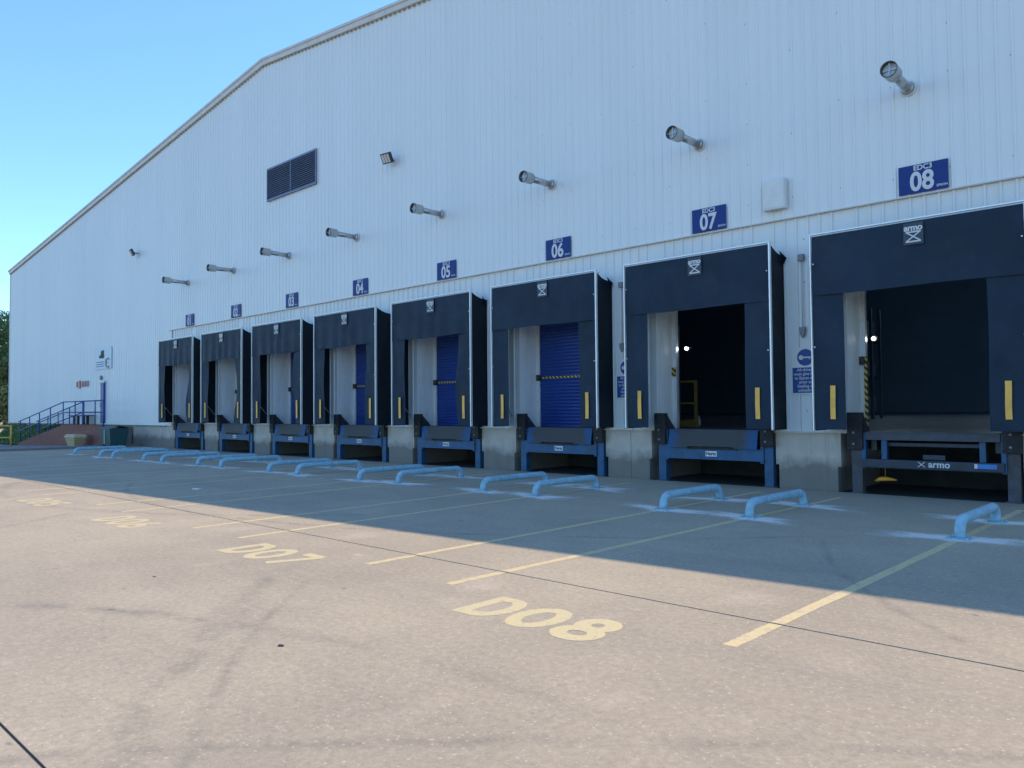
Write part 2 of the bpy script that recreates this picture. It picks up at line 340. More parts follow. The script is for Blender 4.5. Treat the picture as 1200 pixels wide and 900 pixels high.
_txt = {}
def text_mesh(s, size=1.0, bold=0.0, align='CENTER', spacing=1.0, sx=1.0):
    key = (s, size, bold, align, spacing, sx)
    if key in _txt: return _txt[key]
    cu = bpy.data.curves.new('lettering', 'FONT'); cu.body = s; cu.size = size; cu.offset = bold; cu.align_x = align; cu.align_y = 'CENTER'; cu.space_character = spacing
    cu.resolution_u = 4; cu.fill_mode = 'FRONT'
    ob = bpy.data.objects.new('lettering_tmp', cu); COL.objects.link(ob)
    dg = bpy.context.evaluated_depsgraph_get()
    me = bpy.data.meshes.new_from_object(ob.evaluated_get(dg)); me.name = 'lettering'
    bpy.data.objects.remove(ob); bpy.data.curves.remove(cu)
    # stand it up in the XZ plane, readable from -Y
    for v in me.vertices: v.co = Vector((v.co.x * sx, 0, v.co.y))
    me.materials.clear(); _txt[key] = me
    return me
def lettering(s, parent, loc, size, mat, bold=0.0, align='CENTER', spacing=1.0, sx=1.0, name='lettering'):
    me = text_mesh(s, size, bold, align, spacing, sx)
    if not me.materials: me.materials.append(mat)
    o = bpy.data.objects.new(name, me); COL.objects.link(o); o.parent = parent; o.location = loc
    return o

# ------------------------------------------------------------------ dimensions
C = {n: -9.07 + 4.515 * (n - 7) for n in range(1, 9)}       # dock centres along the wall
XL, XR = -66.0, 7.8; RIDGE_X, RIDGE_Z, PITCH = -29.1, 16.05, 0.1065
def roof_z(x): return RIDGE_Z - PITCH * abs(x - RIDGE_X)
LEDGE, BASE = 5.717, 1.205; LEDGE_X0 = -38.3

# ------------------------------------------------------------------ ground
g = MB(); g.poly([(-1500, -1500, -0.62), (1500, -1500, -0.62), (1500, 1500, -0.62), (-1500, 1500, -0.62)])
tag(g.build('ground', M['soil']), 'open ground reaching to the horizon', None, kind='structure')
yard = empty('concrete_yard', (0, 0, 0), 'concrete lorry yard in front of the docks', None, kind='structure')
jb = MB(); jb.box(-41.8, 60, -90, 0.02, -0.3, -0.010); jb.build('joint_bed', M['joint'], yard)
def slab(x0, x1, y0, y1):
    m = MB(); m.box(x0, x1, y0, y1, -0.009, 0.0, bev=0.003); m.build('concrete_slab', M['yard'], yard)
slab(-41.8, 60, -9.982, 0.0); slab(-41.8, 60, -14.758, -10.006); slab(-41.8, 60, -34.0, -14.775); slab(-41.8, 60, -90, -34.018)
# far ground left of the yard: pavement falling away, kerb, earth
tag(MB().prism([(-41.95, -40, 0.10), (-41.95, 0.0, 0.10), (-41.95, 0.0, -0.4), (-41.95, -40, -0.4)], (0.15, 0, 0)).build('kerb', M['paving']), 'raised kerb ending the concrete yard', None, kind='structure')
pv = MB(); pv.grid(lambda u, v: (-41.951 - u * 40, -40 + v * 40, 0.10 - 0.45 * min(1, u * 40 / 18.0)), 20, 1)
tag(pv.build('pavement', M['paving']), 'footway beyond the kerb', None, kind='structure')
em = MB(); em.grid(lambda u, v: (-82 - u * 70, -30 + v * 70, -0.36 + 1.9 * math.sin(min(1, u * 2) * math.pi / 2) + 0.25 * math.sin(v * 23) * u), 16, 24)
tag(em.build('earth_mound', M['sand']), 'pale sunlit earth rising beyond the warehouse', None, kind='structure')
# painted bay lines: (x at near end, x at hoop)
HOOPS = [(-2.84, -4.64, -2.72), (-5.80, -4.555, -2.55), (-7.37, -4.56, -2.63), (-10.43, -4.40, -2.42), (-11.90, -4.42, -2.40), (-14.80, -4.40, -2.38),
         (-16.15, -4.55, -2.5), (-19.03, -4.55, -2.5), (-20.50, -4.58, -2.5), (-23.32, -4.64, -2.6), (-24.86, -4.66, -2.6), (-27.43, -4.76, -2.7), (-28.95, -4.79, -2.7), (-31.89, -4.80, -2.7), (-33.0, -4.88, -2.8), (-35.98, -4.88, -2.8)]
NEARX = [-2.82, -5.856, -7.305, -10.16, -11.55, -14.42, -15.85, -18.76, -20.05, -22.95, -24.3, -27.1, -28.6, -31.5, -32.8, -35.8]
for (hx, hy, _), nx in zip(HOOPS, NEARX):
    s_ = (hx - nx) / (hy + 10.75); fx = nx + s_ * (10.75 - 0.9); w = 0.055; m = MB()
    ys = [-10.75 + random.uniform(-.05, .05), -10.01, -9.978, -7.5, -5, -3, -0.95]
    # the line breaks over the joint
    for a, b in ((ys[0], ys[1]), (ys[2], ys[6])):
        N = 24; L = []; R_ = []
        for i in range(N + 1):
            y = a + (b - a) * i / N; x = nx + s_ * (y + 10.75); j = random.uniform(-.006, .006)
            L.append((x - w + j, y, 0.0015)); R_.append((x + w + random.uniform(-.006, .006), y, 0.0015))
        for i in range(N): m.poly([L[i], R_[i], R_[i+1], L[i+1]])
    o = m.build('painted_line', M['yellow_paint'], yard)
# painted bay codes, hand-cut stencil strokes (unit height)
def ell(cx, cy, rx, ry, a0, a1, n=20): return [(cx + rx * math.cos(math.radians(a0 + (a1 - a0) * i / n)), cy + ry * math.sin(math.radians(a0 + (a1 - a0) * i / n))) for i in range(n + 1)]
def ribbon(m, pts, w, z, tr):
    n = len(pts); closed = (Vector(pts[0]) - Vector(pts[-1])).length < 1e-4; q = []
    for i, p in enumerate(pts):
        a = Vector(pts[i-1] if i else (pts[-2] if closed else pts[0])); b = Vector(pts[(i+1)] if i < n - 1 else (pts[1] if closed else pts[-1]))
        t = (b - a).normalized(); nn = Vector((-t.y, t.x)); ww = w * (1 + random.uniform(-.06, .06))
        q.append((Vector(p) + nn * ww / 2, Vector(p) - nn * ww / 2))
    if closed: q[-1] = q[0]
    for i in range(n - 1): m.poly([tr(q[i][0], z), tr(q[i][1], z), tr(q[i+1][1], z), tr(q[i+1][0], z)])
GL = {'D': [[(0.10, 0.08), (0.10, 0.92)], [(0.0, 0.92), (0.34, 0.92)] + ell(0.34, 0.5, 0.28, 0.42, 90, -90) + [(0.0, 0.08)]],
      '0': [ell(0.35, 0.5, 0.27, 0.42, 0, 360, 28)],
      '8': [ell(0.35, 0.715, 0.20, 0.205, 0, 360, 24), ell(0.35, 0.285, 0.25, 0.215, 0, 360, 24)],
      '7': [[(0.06, 0.92), (0.64, 0.92)], [(0.60, 0.92), (0.24, 0.0)]],
      '6': [ell(0.35, 0.30, 0.25, 0.225, 0, 360, 24), [(0.52, 0.93), (0.33, 0.80), (0.19, 0.60), (0.115, 0.36)]],
      '5': [[(0.62, 0.92), (0.16, 0.92)], [(0.17, 0.96), (0.14, 0.52)], [(0.14, 0.56), (0.26, 0.60)] + ell(0.32, 0.31, 0.28, 0.26, 90, -100) + [(0.08, 0.13)]]}
def bay_code(s, x0, x1, y0, y1, lab):
    m = MB(); H = y1 - y0; adv = (x1 - x0) / (len(s) - 0.12)
    for k, ch in enumerate(s):
        for j, st in enumerate(GL[ch]):
            fine = []
            for a, b in zip(st, st[1:]):
                d = max(1, int((Vector(b) - Vector(a)).length / 0.08))
                fine += [(a[0] + (b[0] - a[0]) * i / d, a[1] + (b[1] - a[1]) * i / d) for i in range(d)]
            fine.append(st[-1])
            ribbon(m, fine, 0.215 if ch != '8' else 0.23, 0.0014 + 0.0006 * j, lambda p, z, k=k: (x0 + adv * k + p[0] * adv * 1.22, y0 + p[1] * H, z))
    o = m.build('painted_bay_code', M['yellow_paint2'], yard); o['label'] = lab
bay_code('D08', -5.09, -3.62, -11.42, -10.80, 'worn yellow bay code D08 painted on concrete')
bay_code('D07', -9.48, -7.95, -11.43, -10.78, 'worn yellow bay code D07 painted on concrete')
bay_code('D06', -13.76, -12.28, -11.50, -10.88, 'worn yellow bay code D06 painted on concrete')
bay_code('D05', -17.95, -16.46, -11.50, -10.92, 'worn yellow bay code D05 painted on concrete')

# ------------------------------------------------------------------ warehouse
wh = empty('warehouse', (0, 0, 0), 'big white ribbed-steel warehouse with a low gable and eight loading docks', 'warehouse')
RIB = 0.25
def clad_sheet(x0, x1, zb, zt, y=0.0, rib=0.019, fix=False):
    """vertical trapezoidal sheet; zt may be a function of x (gable)"""
    f = zt if callable(zt) else (lambda x: zt)
    xs = [(x0, 0.0)]; k = math.ceil(x0 / RIB - 1e-6)
    while k * RIB + 0.09 <= x1 + 1e-6:
        c_ = k * RIB + 0.045
        if c_ - 0.034 > xs[-1][0]: xs += [(c_ - 0.034, 0.0), (c_ - 0.018, rib), (c_ + 0.018, rib), (c_ + 0.034, 0.0)]
        k += 1
    if xs[-1][0] < x1 - 1e-4: xs.append((x1, 0.0))
    m = MB(); bmv = m.bm
    lo = [bmv.verts.new((x, y - d, zb)) for x, d in xs]; hi = [bmv.verts.new((x, y - d, f(x))) for x, d in xs]
    for i in range(len(xs) - 1): bmv.faces.new((lo[i], lo[i+1], hi[i+1], hi[i]))
    # edge lap and open bottom closed back
    lb = [bmv.verts.new((x, y + 0.02, zb)) for x, d in (xs[0], xs[-1])]
    if fix:
        z = zb + 0.35 + random.uniform(0, .1)
        while z < f(x0) - 0.3:
            xx = x0 + 0.012
            m.box(xx - 0.012, xx + 0.012, y - 0.007, y + 0.001, z - 0.012, z + 0.012, 1); z += random.choice((0.9, 1.35, 1.8))
    else: pass
    for v in lb: bmv.verts.remove(v)
    o = m.build('cladding_sheet', [M['clad'], M['screw']], wh, fix=False); return o
x = XL
while x < XR - 0.01:
    x1 = min(x + 1.0, XR); 
    segs = [(x, x1)]
    if x < RIDGE_X < x1: segs = [(x, RIDGE_X), (RIDGE_X, x1)]
    for a, b in segs:
        zb = LEDGE if a >= LEDGE_X0 - 0.31 else 1.08
        clad_sheet(a, b, zb, roof_z, 0.0, fix=(a > -24))
    x += 1.0
# lower cladding, a little behind the upper, round the dock openings
OW = 1.40; OT = 4.28; YL = 0.055
edges = [(LEDGE_X0, C[1] - OW)] + [(C[n] + OW, C[n+1] - OW) for n in range(1, 8)] + [(C[8] + OW, XR)]
for a, b in edges:
    n = max(1, round((b - a) / 1.0)); 
    for i in range(n): clad_sheet(a + (b - a) * i / n, a + (b - a) * (i + 1) / n, BASE, LEDGE + 0.1, YL, rib=0.032, fix=(a > -20))
for n in range(1, 9):
    for i in range(3): clad_sheet(C[n] - OW + 2 * OW * i / 3, C[n] - OW + 2 * OW * (i + 1) / 3, OT, LEDGE + 0.1, YL, rib=0.032)
# drip flashings
for i in range(12):
    a = LEDGE_X0 + i * 4.0; b = min(a + 3.99, XR)
    if a < XR: MB().box(a, b, -0.040, 0.05, LEDGE - 0.018, LEDGE + 0.006, bev=0.002).build('drip_flashing', M['trim'], wh)
for a, b in edges[1:]:
    MB().box(a - 0.02, b + 0.02, -0.045, 0.10, BASE - 0.022, BASE - 0.002, bev=0.002).build('base_flashing', M['trim'], wh)
MB().box(LEDGE_X0 + .01, C[1] - OW, -0.045, 0.10, BASE - 0.022, BASE - 0.002, bev=0.002).build('base_flashing', M['trim'], wh)
MB().box(XL, LEDGE_X0 - .31, -0.03, 0.10, 1.04, 1.075).build('base_flashing', M['lamp_body'], wh)
# verge trims (lengths with visible laps)
def verge(xa, xb):
    m = MB(); za, zb_ = roof_z(xa), roof_z(xb); y0, y1 = -0.16, 0.25
    P = lambda x, z, y: (x, y, z)
    prof = [(-0.02, -0.045), (-0.20, -0.16), (0.14, -0.16), (0.17, -0.13), (0.17, 0.6), (0.14, 0.6), (0.12, -0.02)]
    prof = [(-0.14, -0.035), (-0.14, -0.11), (0.02, -0.13), (0.03, -0.175), (0.12, -0.175), (0.15, -0.13), (0.15, 0.6), (0.10, 0.6)]
    a = [m.bm.verts.new((xa, py, za + pz)) for pz, py in prof]; b = [m.bm.verts.new((xb, py, zb_ + pz)) for pz, py in prof]
    for i in range(len(prof)):
        j = (i + 1) % len(prof); m.bm.faces.new((a[i], b[i], b[j], a[j]))
    m.bm.faces.new(a); m.bm.faces.new(b[::-1])
    m.build('verge_trim', M['trim'], wh)
xs = [XL - 0.12]
while xs[-1] + 4.2 < RIDGE_X - 1: xs.append(xs[-1] + 4.1)
xs.append(RIDGE_X)
while xs[-1] + 4.2 < XR - 1: xs.append(xs[-1] + 4.1)
xs.append(XR + 0.12)
for a, b in zip(xs, xs[1:]): verge(a + 0.006, b - 0.006)
rc = MB(); k = math.ceil(XL / RIB)
while k * RIB + 0.1 < XR:
    xc = k * RIB + 0.045; z_ = roof_z(xc) - 0.14; rc.box(xc - 0.05, xc + 0.05, -0.042, -0.034, z_ - 0.07, z_ + 0.03); k += 1
rc.build('rib_closure', M['closure'], wh)['kind'] = 'stuff'
# roof, side and rear walls
DEP = 46.0
m = MB()
for a, b in ((XL, RIDGE_X), (RIDGE_X, XR)):
    m.prism([(a, 0.02, roof_z(a) - 0.02), (b, 0.02, roof_z(b) - 0.02), (b, 0.02, roof_z(b) - 0.22), (a, 0.02, roof_z(a) - 0.22)], (0, DEP, 0))
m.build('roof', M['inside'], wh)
MB().box(XL, XL + 0.15, 0.10, DEP, 0.9, roof_z(XL) - 0.05).build('side_wall', M['clad'], wh)
MB().box(XR - 0.15, XR, 0.10, DEP, 0.0, roof_z(XR) - 0.05).build('side_wall', M['clad'], wh)
MB().prism([(XL, DEP, 0), (XR, DEP, 0), (XR, DEP, roof_z(XR)), (RIDGE_X, DEP, RIDGE_Z), (XL, DEP, roof_z(XL))], (0, 0.2, 0)).build('rear_wall', M['inside'], wh)
MB().box(XL - 0.05, XL + 0.02, -0.06, 0.14, 1.0, roof_z(XL) - .1).build('corner_trim', M['clad'], wh)
# inner wall lining (keeps the inside dark) with the two open doors
iw = MB(); Y0, Y1 = 0.86, 0.98
def span(a, b, z0, z1): iw.box(a, b, Y0, Y1, z0, z1)
cur = XL + 0.2
for n in (7, 8):
    span(cur, C[n] - OW, 1.19, 11.8); iw.box(C[n] - OW, C[n] + OW, Y0, Y1, OT, 11.8); cur = C[n] + OW
span(cur, XR - 0.2, 1.19, 11.8)
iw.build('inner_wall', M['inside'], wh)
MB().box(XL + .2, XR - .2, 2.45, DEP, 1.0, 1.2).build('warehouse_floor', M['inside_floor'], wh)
fl = MB()
for a, b in edges: fl.box(a - 0.14, b + 0.14, 0.99, 2.45, 1.0, 1.2)
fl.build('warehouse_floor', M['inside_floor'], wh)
# dock plinth: piers between the leveller pits
PW = 1.64; PH = 1.57
pier_edges = [(LEDGE_X0 - 4.0, C[1])] + [(C[n], C[n+1]) for n in range(1, 8)] + [(C[8], XR)]
for i, (a, b) in enumerate(pier_edges):
    a2 = a if i == 0 else a + PW; b2 = b if i == len(pier_edges) - 1 else b - PW
    a3 = a if i == 0 else a + PH; b3 = b if i == len(pier_edges) - 1 else b - PH
    mid = [None]
    if i in (3, 6): mid = [0.5]      # movement joint down the pier
    m = MB()
    if mid[0]:
        xm = (a2 + b2) / 2 + 0.08
        for (p0, p1, q0, q1) in ((a2, xm - .006, a3, xm - .006), (xm + .006, b2, xm + .006, b3)):
            m.prism([(p0, 0.05, -0.1), (p1, 0.05, -0.1), (p1, 0.05, 0.5), (q1, 0.05, 0.5), (q1, 0.05, 1.18), (q0, 0.05, 1.18), (q0, 0.05, 0.5), (p0, 0.05, 0.5)], (0, 2.4, 0))
    else:
        m.prism([(a2, 0.05, -0.1), (b2, 0.05, -0.1), (b2, 0.05, 0.5), (b3, 0.05, 0.5), (b3, 0.05, 1.18), (a3, 0.05, 1.18), (a3, 0.05, 0.5), (a2, 0.05, 0.5)], (0, 2.4, 0))
    m.build('concrete_pier', M['pier'], wh)
MB().box(XL + .01, LEDGE_X0 - 4.01, 0.05, 1.2, -0.6, 1.04).build('concrete_plinth', M['pier'], wh)
MB().box(XL + .3, XR - .3, 2.44, 2.6, -0.1, 1.0).build('pit_back_wall', M['pit_shade'], wh)
MB().box(-41, XR - .3, 0.0, 2.44, -0.3, -0.012).build('pit_floor', M['pit_shade'], wh)
# reveals and roller doors
def jamb(n, s):
    x0 = C[n] + s * OW; m = MB(); m.box(min(x0, x0 + s * 0.13), max(x0, x0 + s * 0.13), YL + 0.002, Y0, BASE, OT, bev=0.004)
    m.build('door_reveal', M['white'], wh)
for n in range(1, 9):
    jamb(n, -1); jamb(n, 1)
    MB().box(C[n] - OW - .12, C[n] + OW + .12, YL + 0.004, Y0, OT + 0.002, OT + 0.12).build('door_reveal', M['white'], wh)
def slat_curtain(w, z0, z1, pitch=0.095):
    m = MB(); zs = []; z = z0
    while z < z1:
        zs += [(z, 0.0), (z + pitch * 0.35, -0.016), (z + pitch * 0.7, -0.016), (z + pitch * 0.92, 0.004)]; z += pitch
    L = [m.bm.verts.new((-w, y, zz)) for zz, y in zs]; R_ = [m.bm.verts.new((w, y, zz)) for zz, y in zs]
    for i in range(len(zs) - 1): m.bm.faces.new((L[i], R_[i], R_[i+1], L[i+1])).smooth = False
    return m.mesh('door_curtain', fix=False)
rd = slat_curtain(OW - 0.06, 1.2, OT + 0.05)
guide = MB().box(-0.05, 0.05, -0.04, 0.06, 1.2, OT).mesh(); hz = MB().box(-OW + .1, OW - .1, -0.035, -0.02, 2.585, 2.64).mesh()
br = MB().box(-0.07, 0.07, -0.09, 0.0, 2.53, 2.70, bev=0.006).mesh()
for n in range(1, 7):
    d = empty('roller_door', (C[n], 0.82, 0)); d.parent = wh
    link('door_curtain', rd, M['door_blue'], d)
    for s in (-1, 1):
        go = link('door_guide', guide, M['alu'], d); go.location.x = s * (OW - 0.05)
    link('hazard_bar', hz, M['hazard'], d)
    b_ = link('bar_bracket', br, M['lamp_body'], d); b_.location.x = -(OW - 0.07)
# open docks 7 and 8: guides, hazard guards and inside
for n in (7, 8):
    for s in (-1, 1):
        o = link('door_guide', guide, M['alu'], wh); o.location = (C[n] + s * (OW - 0.05), 0.82, 0)
o = MB().box(0.03, 0.085, -0.05, 0.0, 1.25, 2.75).build('hazard_guard', M['hazard'], wh); o.location = (C[8] - OW + 0.05, 0.775, 0)
o = link('bar_bracket', br, M['lamp_body'], wh); o.location = (C[8] - OW + .03, 0.76, 0.05)
o = MB().box(-0.07, 0.07, -0.06, 0.0, 2.50, 2.72).build('hazard_guard', M['hazard'], wh); o.location = (C[7] - OW + 0.02, 0.775, 0)

# ------------------------------------------------------------------ inside the open docks
def lamp(x, y, z, lab):
    t = empty('dock_lamp', (x, y, z), lab, 'lamp', 'lit lamps inside the open docks')
    MB().tube([(0, 0, 0), (0.0, -0.05, -0.0)], 0.034, 14).build('lamp_lens', M['lamp_white'], t)
    MB().tube([(0, 0.001, 0), (0, 0.16, 0.02)], [0.065, 0.04], 14).build('lamp_housing', M['lamp_body'], t)
    MB().tube([(0, 0.12, 0.02), (-0.25, 0.12, 0.06)], 0.015, 8).build('lamp_arm', M['lamp_body'], t)
lamp(C[7] - 1.16, 1.05, 3.19, 'lit white lamp glowing inside the second nearest dock')
lamp(C[8] - 1.22, 1.05, 3.13, 'lit white lamp glowing inside the nearest, rightmost dock')
gt = empty('safety_gate', (-11.2, 2.62, 1.2), 'yellow framed safety gate standing inside dock 07', 'gate')
gm = MB()
gm.box(-0.36, -0.30, 0, 0.05, 0, 1.26); gm.box(0.22, 0.30, 0, 0.05, 0, 1.26); gm.box(-0.30, 0.22, 0.002, 0.048, 1.2, 1.26); gm.box(-0.30, 0.22, 0.002, 0.048, 0.62, 0.67)
gm.build('gate_frame', M['cage_yellow'], gt); MB().box(-0.30, 0.22, 0.01, 0.04, 0.0, 0.2).build('kick_plate', M['cage_yellow'], gt)
bt = MB().tube([(0.02, 0.3, 0.22), (0.02, 0.3, 0.42), (0.02, 0.3, 0.46), (0.02, 0.3, 0.52)], [0.045, 0.045, 0.02, 0.018], 10).build('spray_bottle', M['white_print'])
bt.location = (-11.2, 2.9, 1.2 - 0.22); tag(bt, 'small white bottle behind the yellow safety gate', 'bottle')
tb = [(-2.0, 17.0, 9.3), (-1.2, 21.0, 10.2), (-7.3, 24.0, 9.2), (-12.5, 22.0, 9.3), (-16, 30, 8.6), (-9.5, 33, 8.4)]
for i, (lx, ly, lz) in enumerate(tb):
    t = empty('strip_light', (lx, ly, lz), ('largest', 'second', 'third', 'fourth', 'fifth', 'faintest')[i] + ' far ceiling strip light seen through the open docks', 'light', 'ceiling strip lights inside')
    MB().box(-0.5, 0.5, -0.04, 0.04, -0.05, 0.0).build('light_tube', M['tube_white'], t); MB().box(-0.55, 0.55, -0.06, 0.06, 0.001, 0.06).build('light_housing', M['lamp_body'], t)
def rack(x, y, lab, which):
    t = empty('pallet_rack', (x, y, 1.2), lab, 'rack', 'pallet racks inside')
    for px in (-1.4, 1.4):
        for py in (0, 1.0): MB().box(px - .05, px + .05, py - .05, py + .05, 0, 4.5).build('upright', M['rack'], t)
    for z in (0.15, 1.6, 3.1):
        for py in (-0.0, 1.0): MB().box(-1.35, 1.35, py - .03, py + .03, z, z + .12).build('beam', M['rack'], t)
    for z, zn in ((0.28, 'bottom'), (1.73, 'middle'), (3.23, 'top')):
        for cx, cn in ((-0.85, 'left'), (0.0, 'centre'), (0.85, 'right')):
            h = random.uniform(0.6, 1.1); b = MB().box(-0.38, 0.38, -0.45, 0.45, 0, h, bev=0.01).build('carton', M['carton']); b.location = (x + cx, y + 0.5, 1.2 + z)
            tag(b, f'{cn} carton on the {zn} shelf of the {which}', 'carton', 'cartons on the racks inside')
rack(-12.7, 17.0, 'dim pallet rack inside, seen through the nearest open dock', 'rack seen through the nearest open dock')
rack(-21.7, 16.0, 'dim pallet rack inside, seen through the open dock left of the nearest', 'rack seen through the second open dock')

# ------------------------------------------------------------------ dock shelters
NUM = {1: 'one', 2: 'two', 3: 'three', 4: 'four', 5: 'five', 6: 'six', 7: 'seven', 8: 'eight'}
ORD = {1: 'furthest, leftmost', 2: 'second from the left', 3: 'third from the left', 4: 'fourth from the left', 5: 'fifth from the left', 6: 'sixth from the left', 7: 'next to nearest', 8: 'nearest, rightmost'}
def shelter(n):
    t = empty('dock_shelter', (C[n], 0, 0), f'{ORD[n]} black fabric dock shelter, under number sign zero {NUM[n]}', 'dock shelter', 'black dock shelters along the wall')
    rnd = random.Random(40 + n); W, YF, ZT, ZB = 1.83, -0.60, 5.13, 1.265
    pleat = {1: .016, 2: .016, 3: .015, 4: .013, 5: .008, 6: .003, 7: .003, 8: .003}[n]
    ph = rnd.uniform(0, 6)
    def head(u, v):
        x = -W + 0.03 + u * (2 * W - 0.06); z = ZT - 0.03 - v * 1.18
        y = YF - 0.022 - (pleat * (0.3 + v) * math.sin(x * 10.5 + ph + 0.6 * math.sin(3 * x)) + 0.012 * math.sin(2.1 * x + ph) * v)
        z += -0.02 * v * math.sin(2.3 * x + ph) * (1 if n < 6 else 0.5)
        return (x, y - 0.01 * v, z)
    hb = MB(); hb.grid(head, 90, 10); hb.build('head_curtain', M['pvc'], t)
    for s in (-1, 1):
        inner = 1.23 + rnd.uniform(-.02, .02); curl = {1: .08, 2: .07, 3: .06, 4: .06, 5: .10}.get(n, 0.012) * rnd.uniform(.6, 1.2)
        def side(u, v, s=s, inner=inner, curl=curl):
            z = ZB + 0.005 + v * 3.4; w_ = (W - 0.03) * (1 - u) + inner * u
            k = u * u * curl * math.sin(v * 7 + ph + s) * (1 - v * 0.6)
            y = YF - 0.005 + u * 0.02 + 0.9 * k + 0.006 * math.sin(v * 11 + u * 4 + ph)
            return (s * (w_ + k * 0.7), y, z)
        MB().grid(side, 8, 24).build('side_curtain', M['pvc'], t)
        # outer flank of fabric, slightly slack
        def flank(u, v, s=s):
            top = ZT - 0.02 - 0.17 * u - 0.05 * math.sin(u * math.pi); z = ZB - 0.02 + v * (top - ZB + 0.02)
            return (s * (W - 0.005 - 0.03 * math.sin(u * math.pi) * (0.5 + 0.5 * math.sin(v * 9 + ph))), YF + 0.02 + u * (0.57 + YL), z)
        MB().grid(flank, 8, 20).build('flank_panel', M['pvc2'], t)
        MB().box(s * W - 0.012 - (0.008 if s > 0 else 0.0), s * W + 0.012 + (0.0 if s > 0 else 0.0), YF - 0.048, YF + 0.02, ZB - 0.02, ZT, bev=0.004).build('edge_profile', M['alu'], t)
        st = MB(); wob = rnd.uniform(0.0, 0.025) if n < 6 else 0.004
        xc = s * 1.475 + 0.03
        def strip(u, v, xc=xc, wob=wob):
            return (xc - 0.05 + 0.10 * u + wob * math.sin(v * 5 + ph), YF - 0.026 - 0.4 * wob * math.sin(v * 5 + ph), 1.475 + 0.655 * v)
        st.grid(strip, 1, 12); so = st.build('marker_strip', M['marker'], t)
        for z in (2.9, 4.55): MB().tube([(s * (W - 0.06), YF - 0.035, z), (s * (W - 0.06), YF - 0.05, z)], 0.014, 8).build('rivet', M['bolt'], t)
        MB().tube([(s * 1.72, YF + 0.04, 2.2), (s * 1.60, -0.02, 1.5)], 0.012, 6).build('stay_rod', M['bolt'], t)
    MB().box(-W - 0.015, W + 0.015, YF - 0.05, YF + 0.02, ZT, ZT + 0.026, bev=0.004).build('top_profile', M['alu'], t)
    def roof(u, v):
        return (-W + 2 * W * u, YF + 0.02 + v * (0.57 + YL), ZT - 0.01 - 0.17 * v - 0.05 * math.sin(v * math.pi))
    MB().grid(roof, 6, 6).build('roof_panel', M['roof_sheet'], t)
    if n in (5, 6, 7, 8):   # loose corner flap at the rear top
        MB().prism([(W + .002, -0.16, ZT - 0.12), (W + 0.13, -0.10, ZT - 0.28), (W + 0.002, -0.02, ZT - 0.42)], (0.004, 0.0, 0.012)).build('corner_flap', M['pvc2'], t)
    lx, lz = 0.09, 4.865
    pl = MB().box(lx - 0.17, lx + 0.17, YF - 0.056, YF - 0.05, lz - 0.20, lz + 0.20).build('badge', M['logo_plate'], t)
    lettering('armo', pl, (lx, YF - 0.0585, lz + 0.105), 0.155, M['white_print'], 0.006, spacing=0.92)
    sc = MB(); yv = YF - 0.0585
    def bar(x0, z0, x1, z1, w):
        d = Vector((x1 - x0, z1 - z0)).normalized(); nx, nz = -d.y * w / 2, d.x * w / 2
        sc.poly([(lx + x0 + nx, yv, lz + z0 + nz), (lx + x0 - nx, yv, lz + z0 - nz), (lx + x1 - nx, yv, lz + z1 - nz), (lx + x1 + nx, yv, lz + z1 + nz)])
    bar(-0.13, 0.03, 0.13, 0.03, 0.026); bar(-0.13, -0.145, 0.13, -0.145, 0.026); yv -= 0.0008; bar(-0.12, 0.03, 0.12, -0.14, 0.022); yv -= 0.0008; bar(-0.12, -0.14, 0.12, 0.03, 0.022)
    sc.build('scissor_emblem', M['white_print'], pl, fix=False)
    return t
for n in range(1, 9): shelter(n)

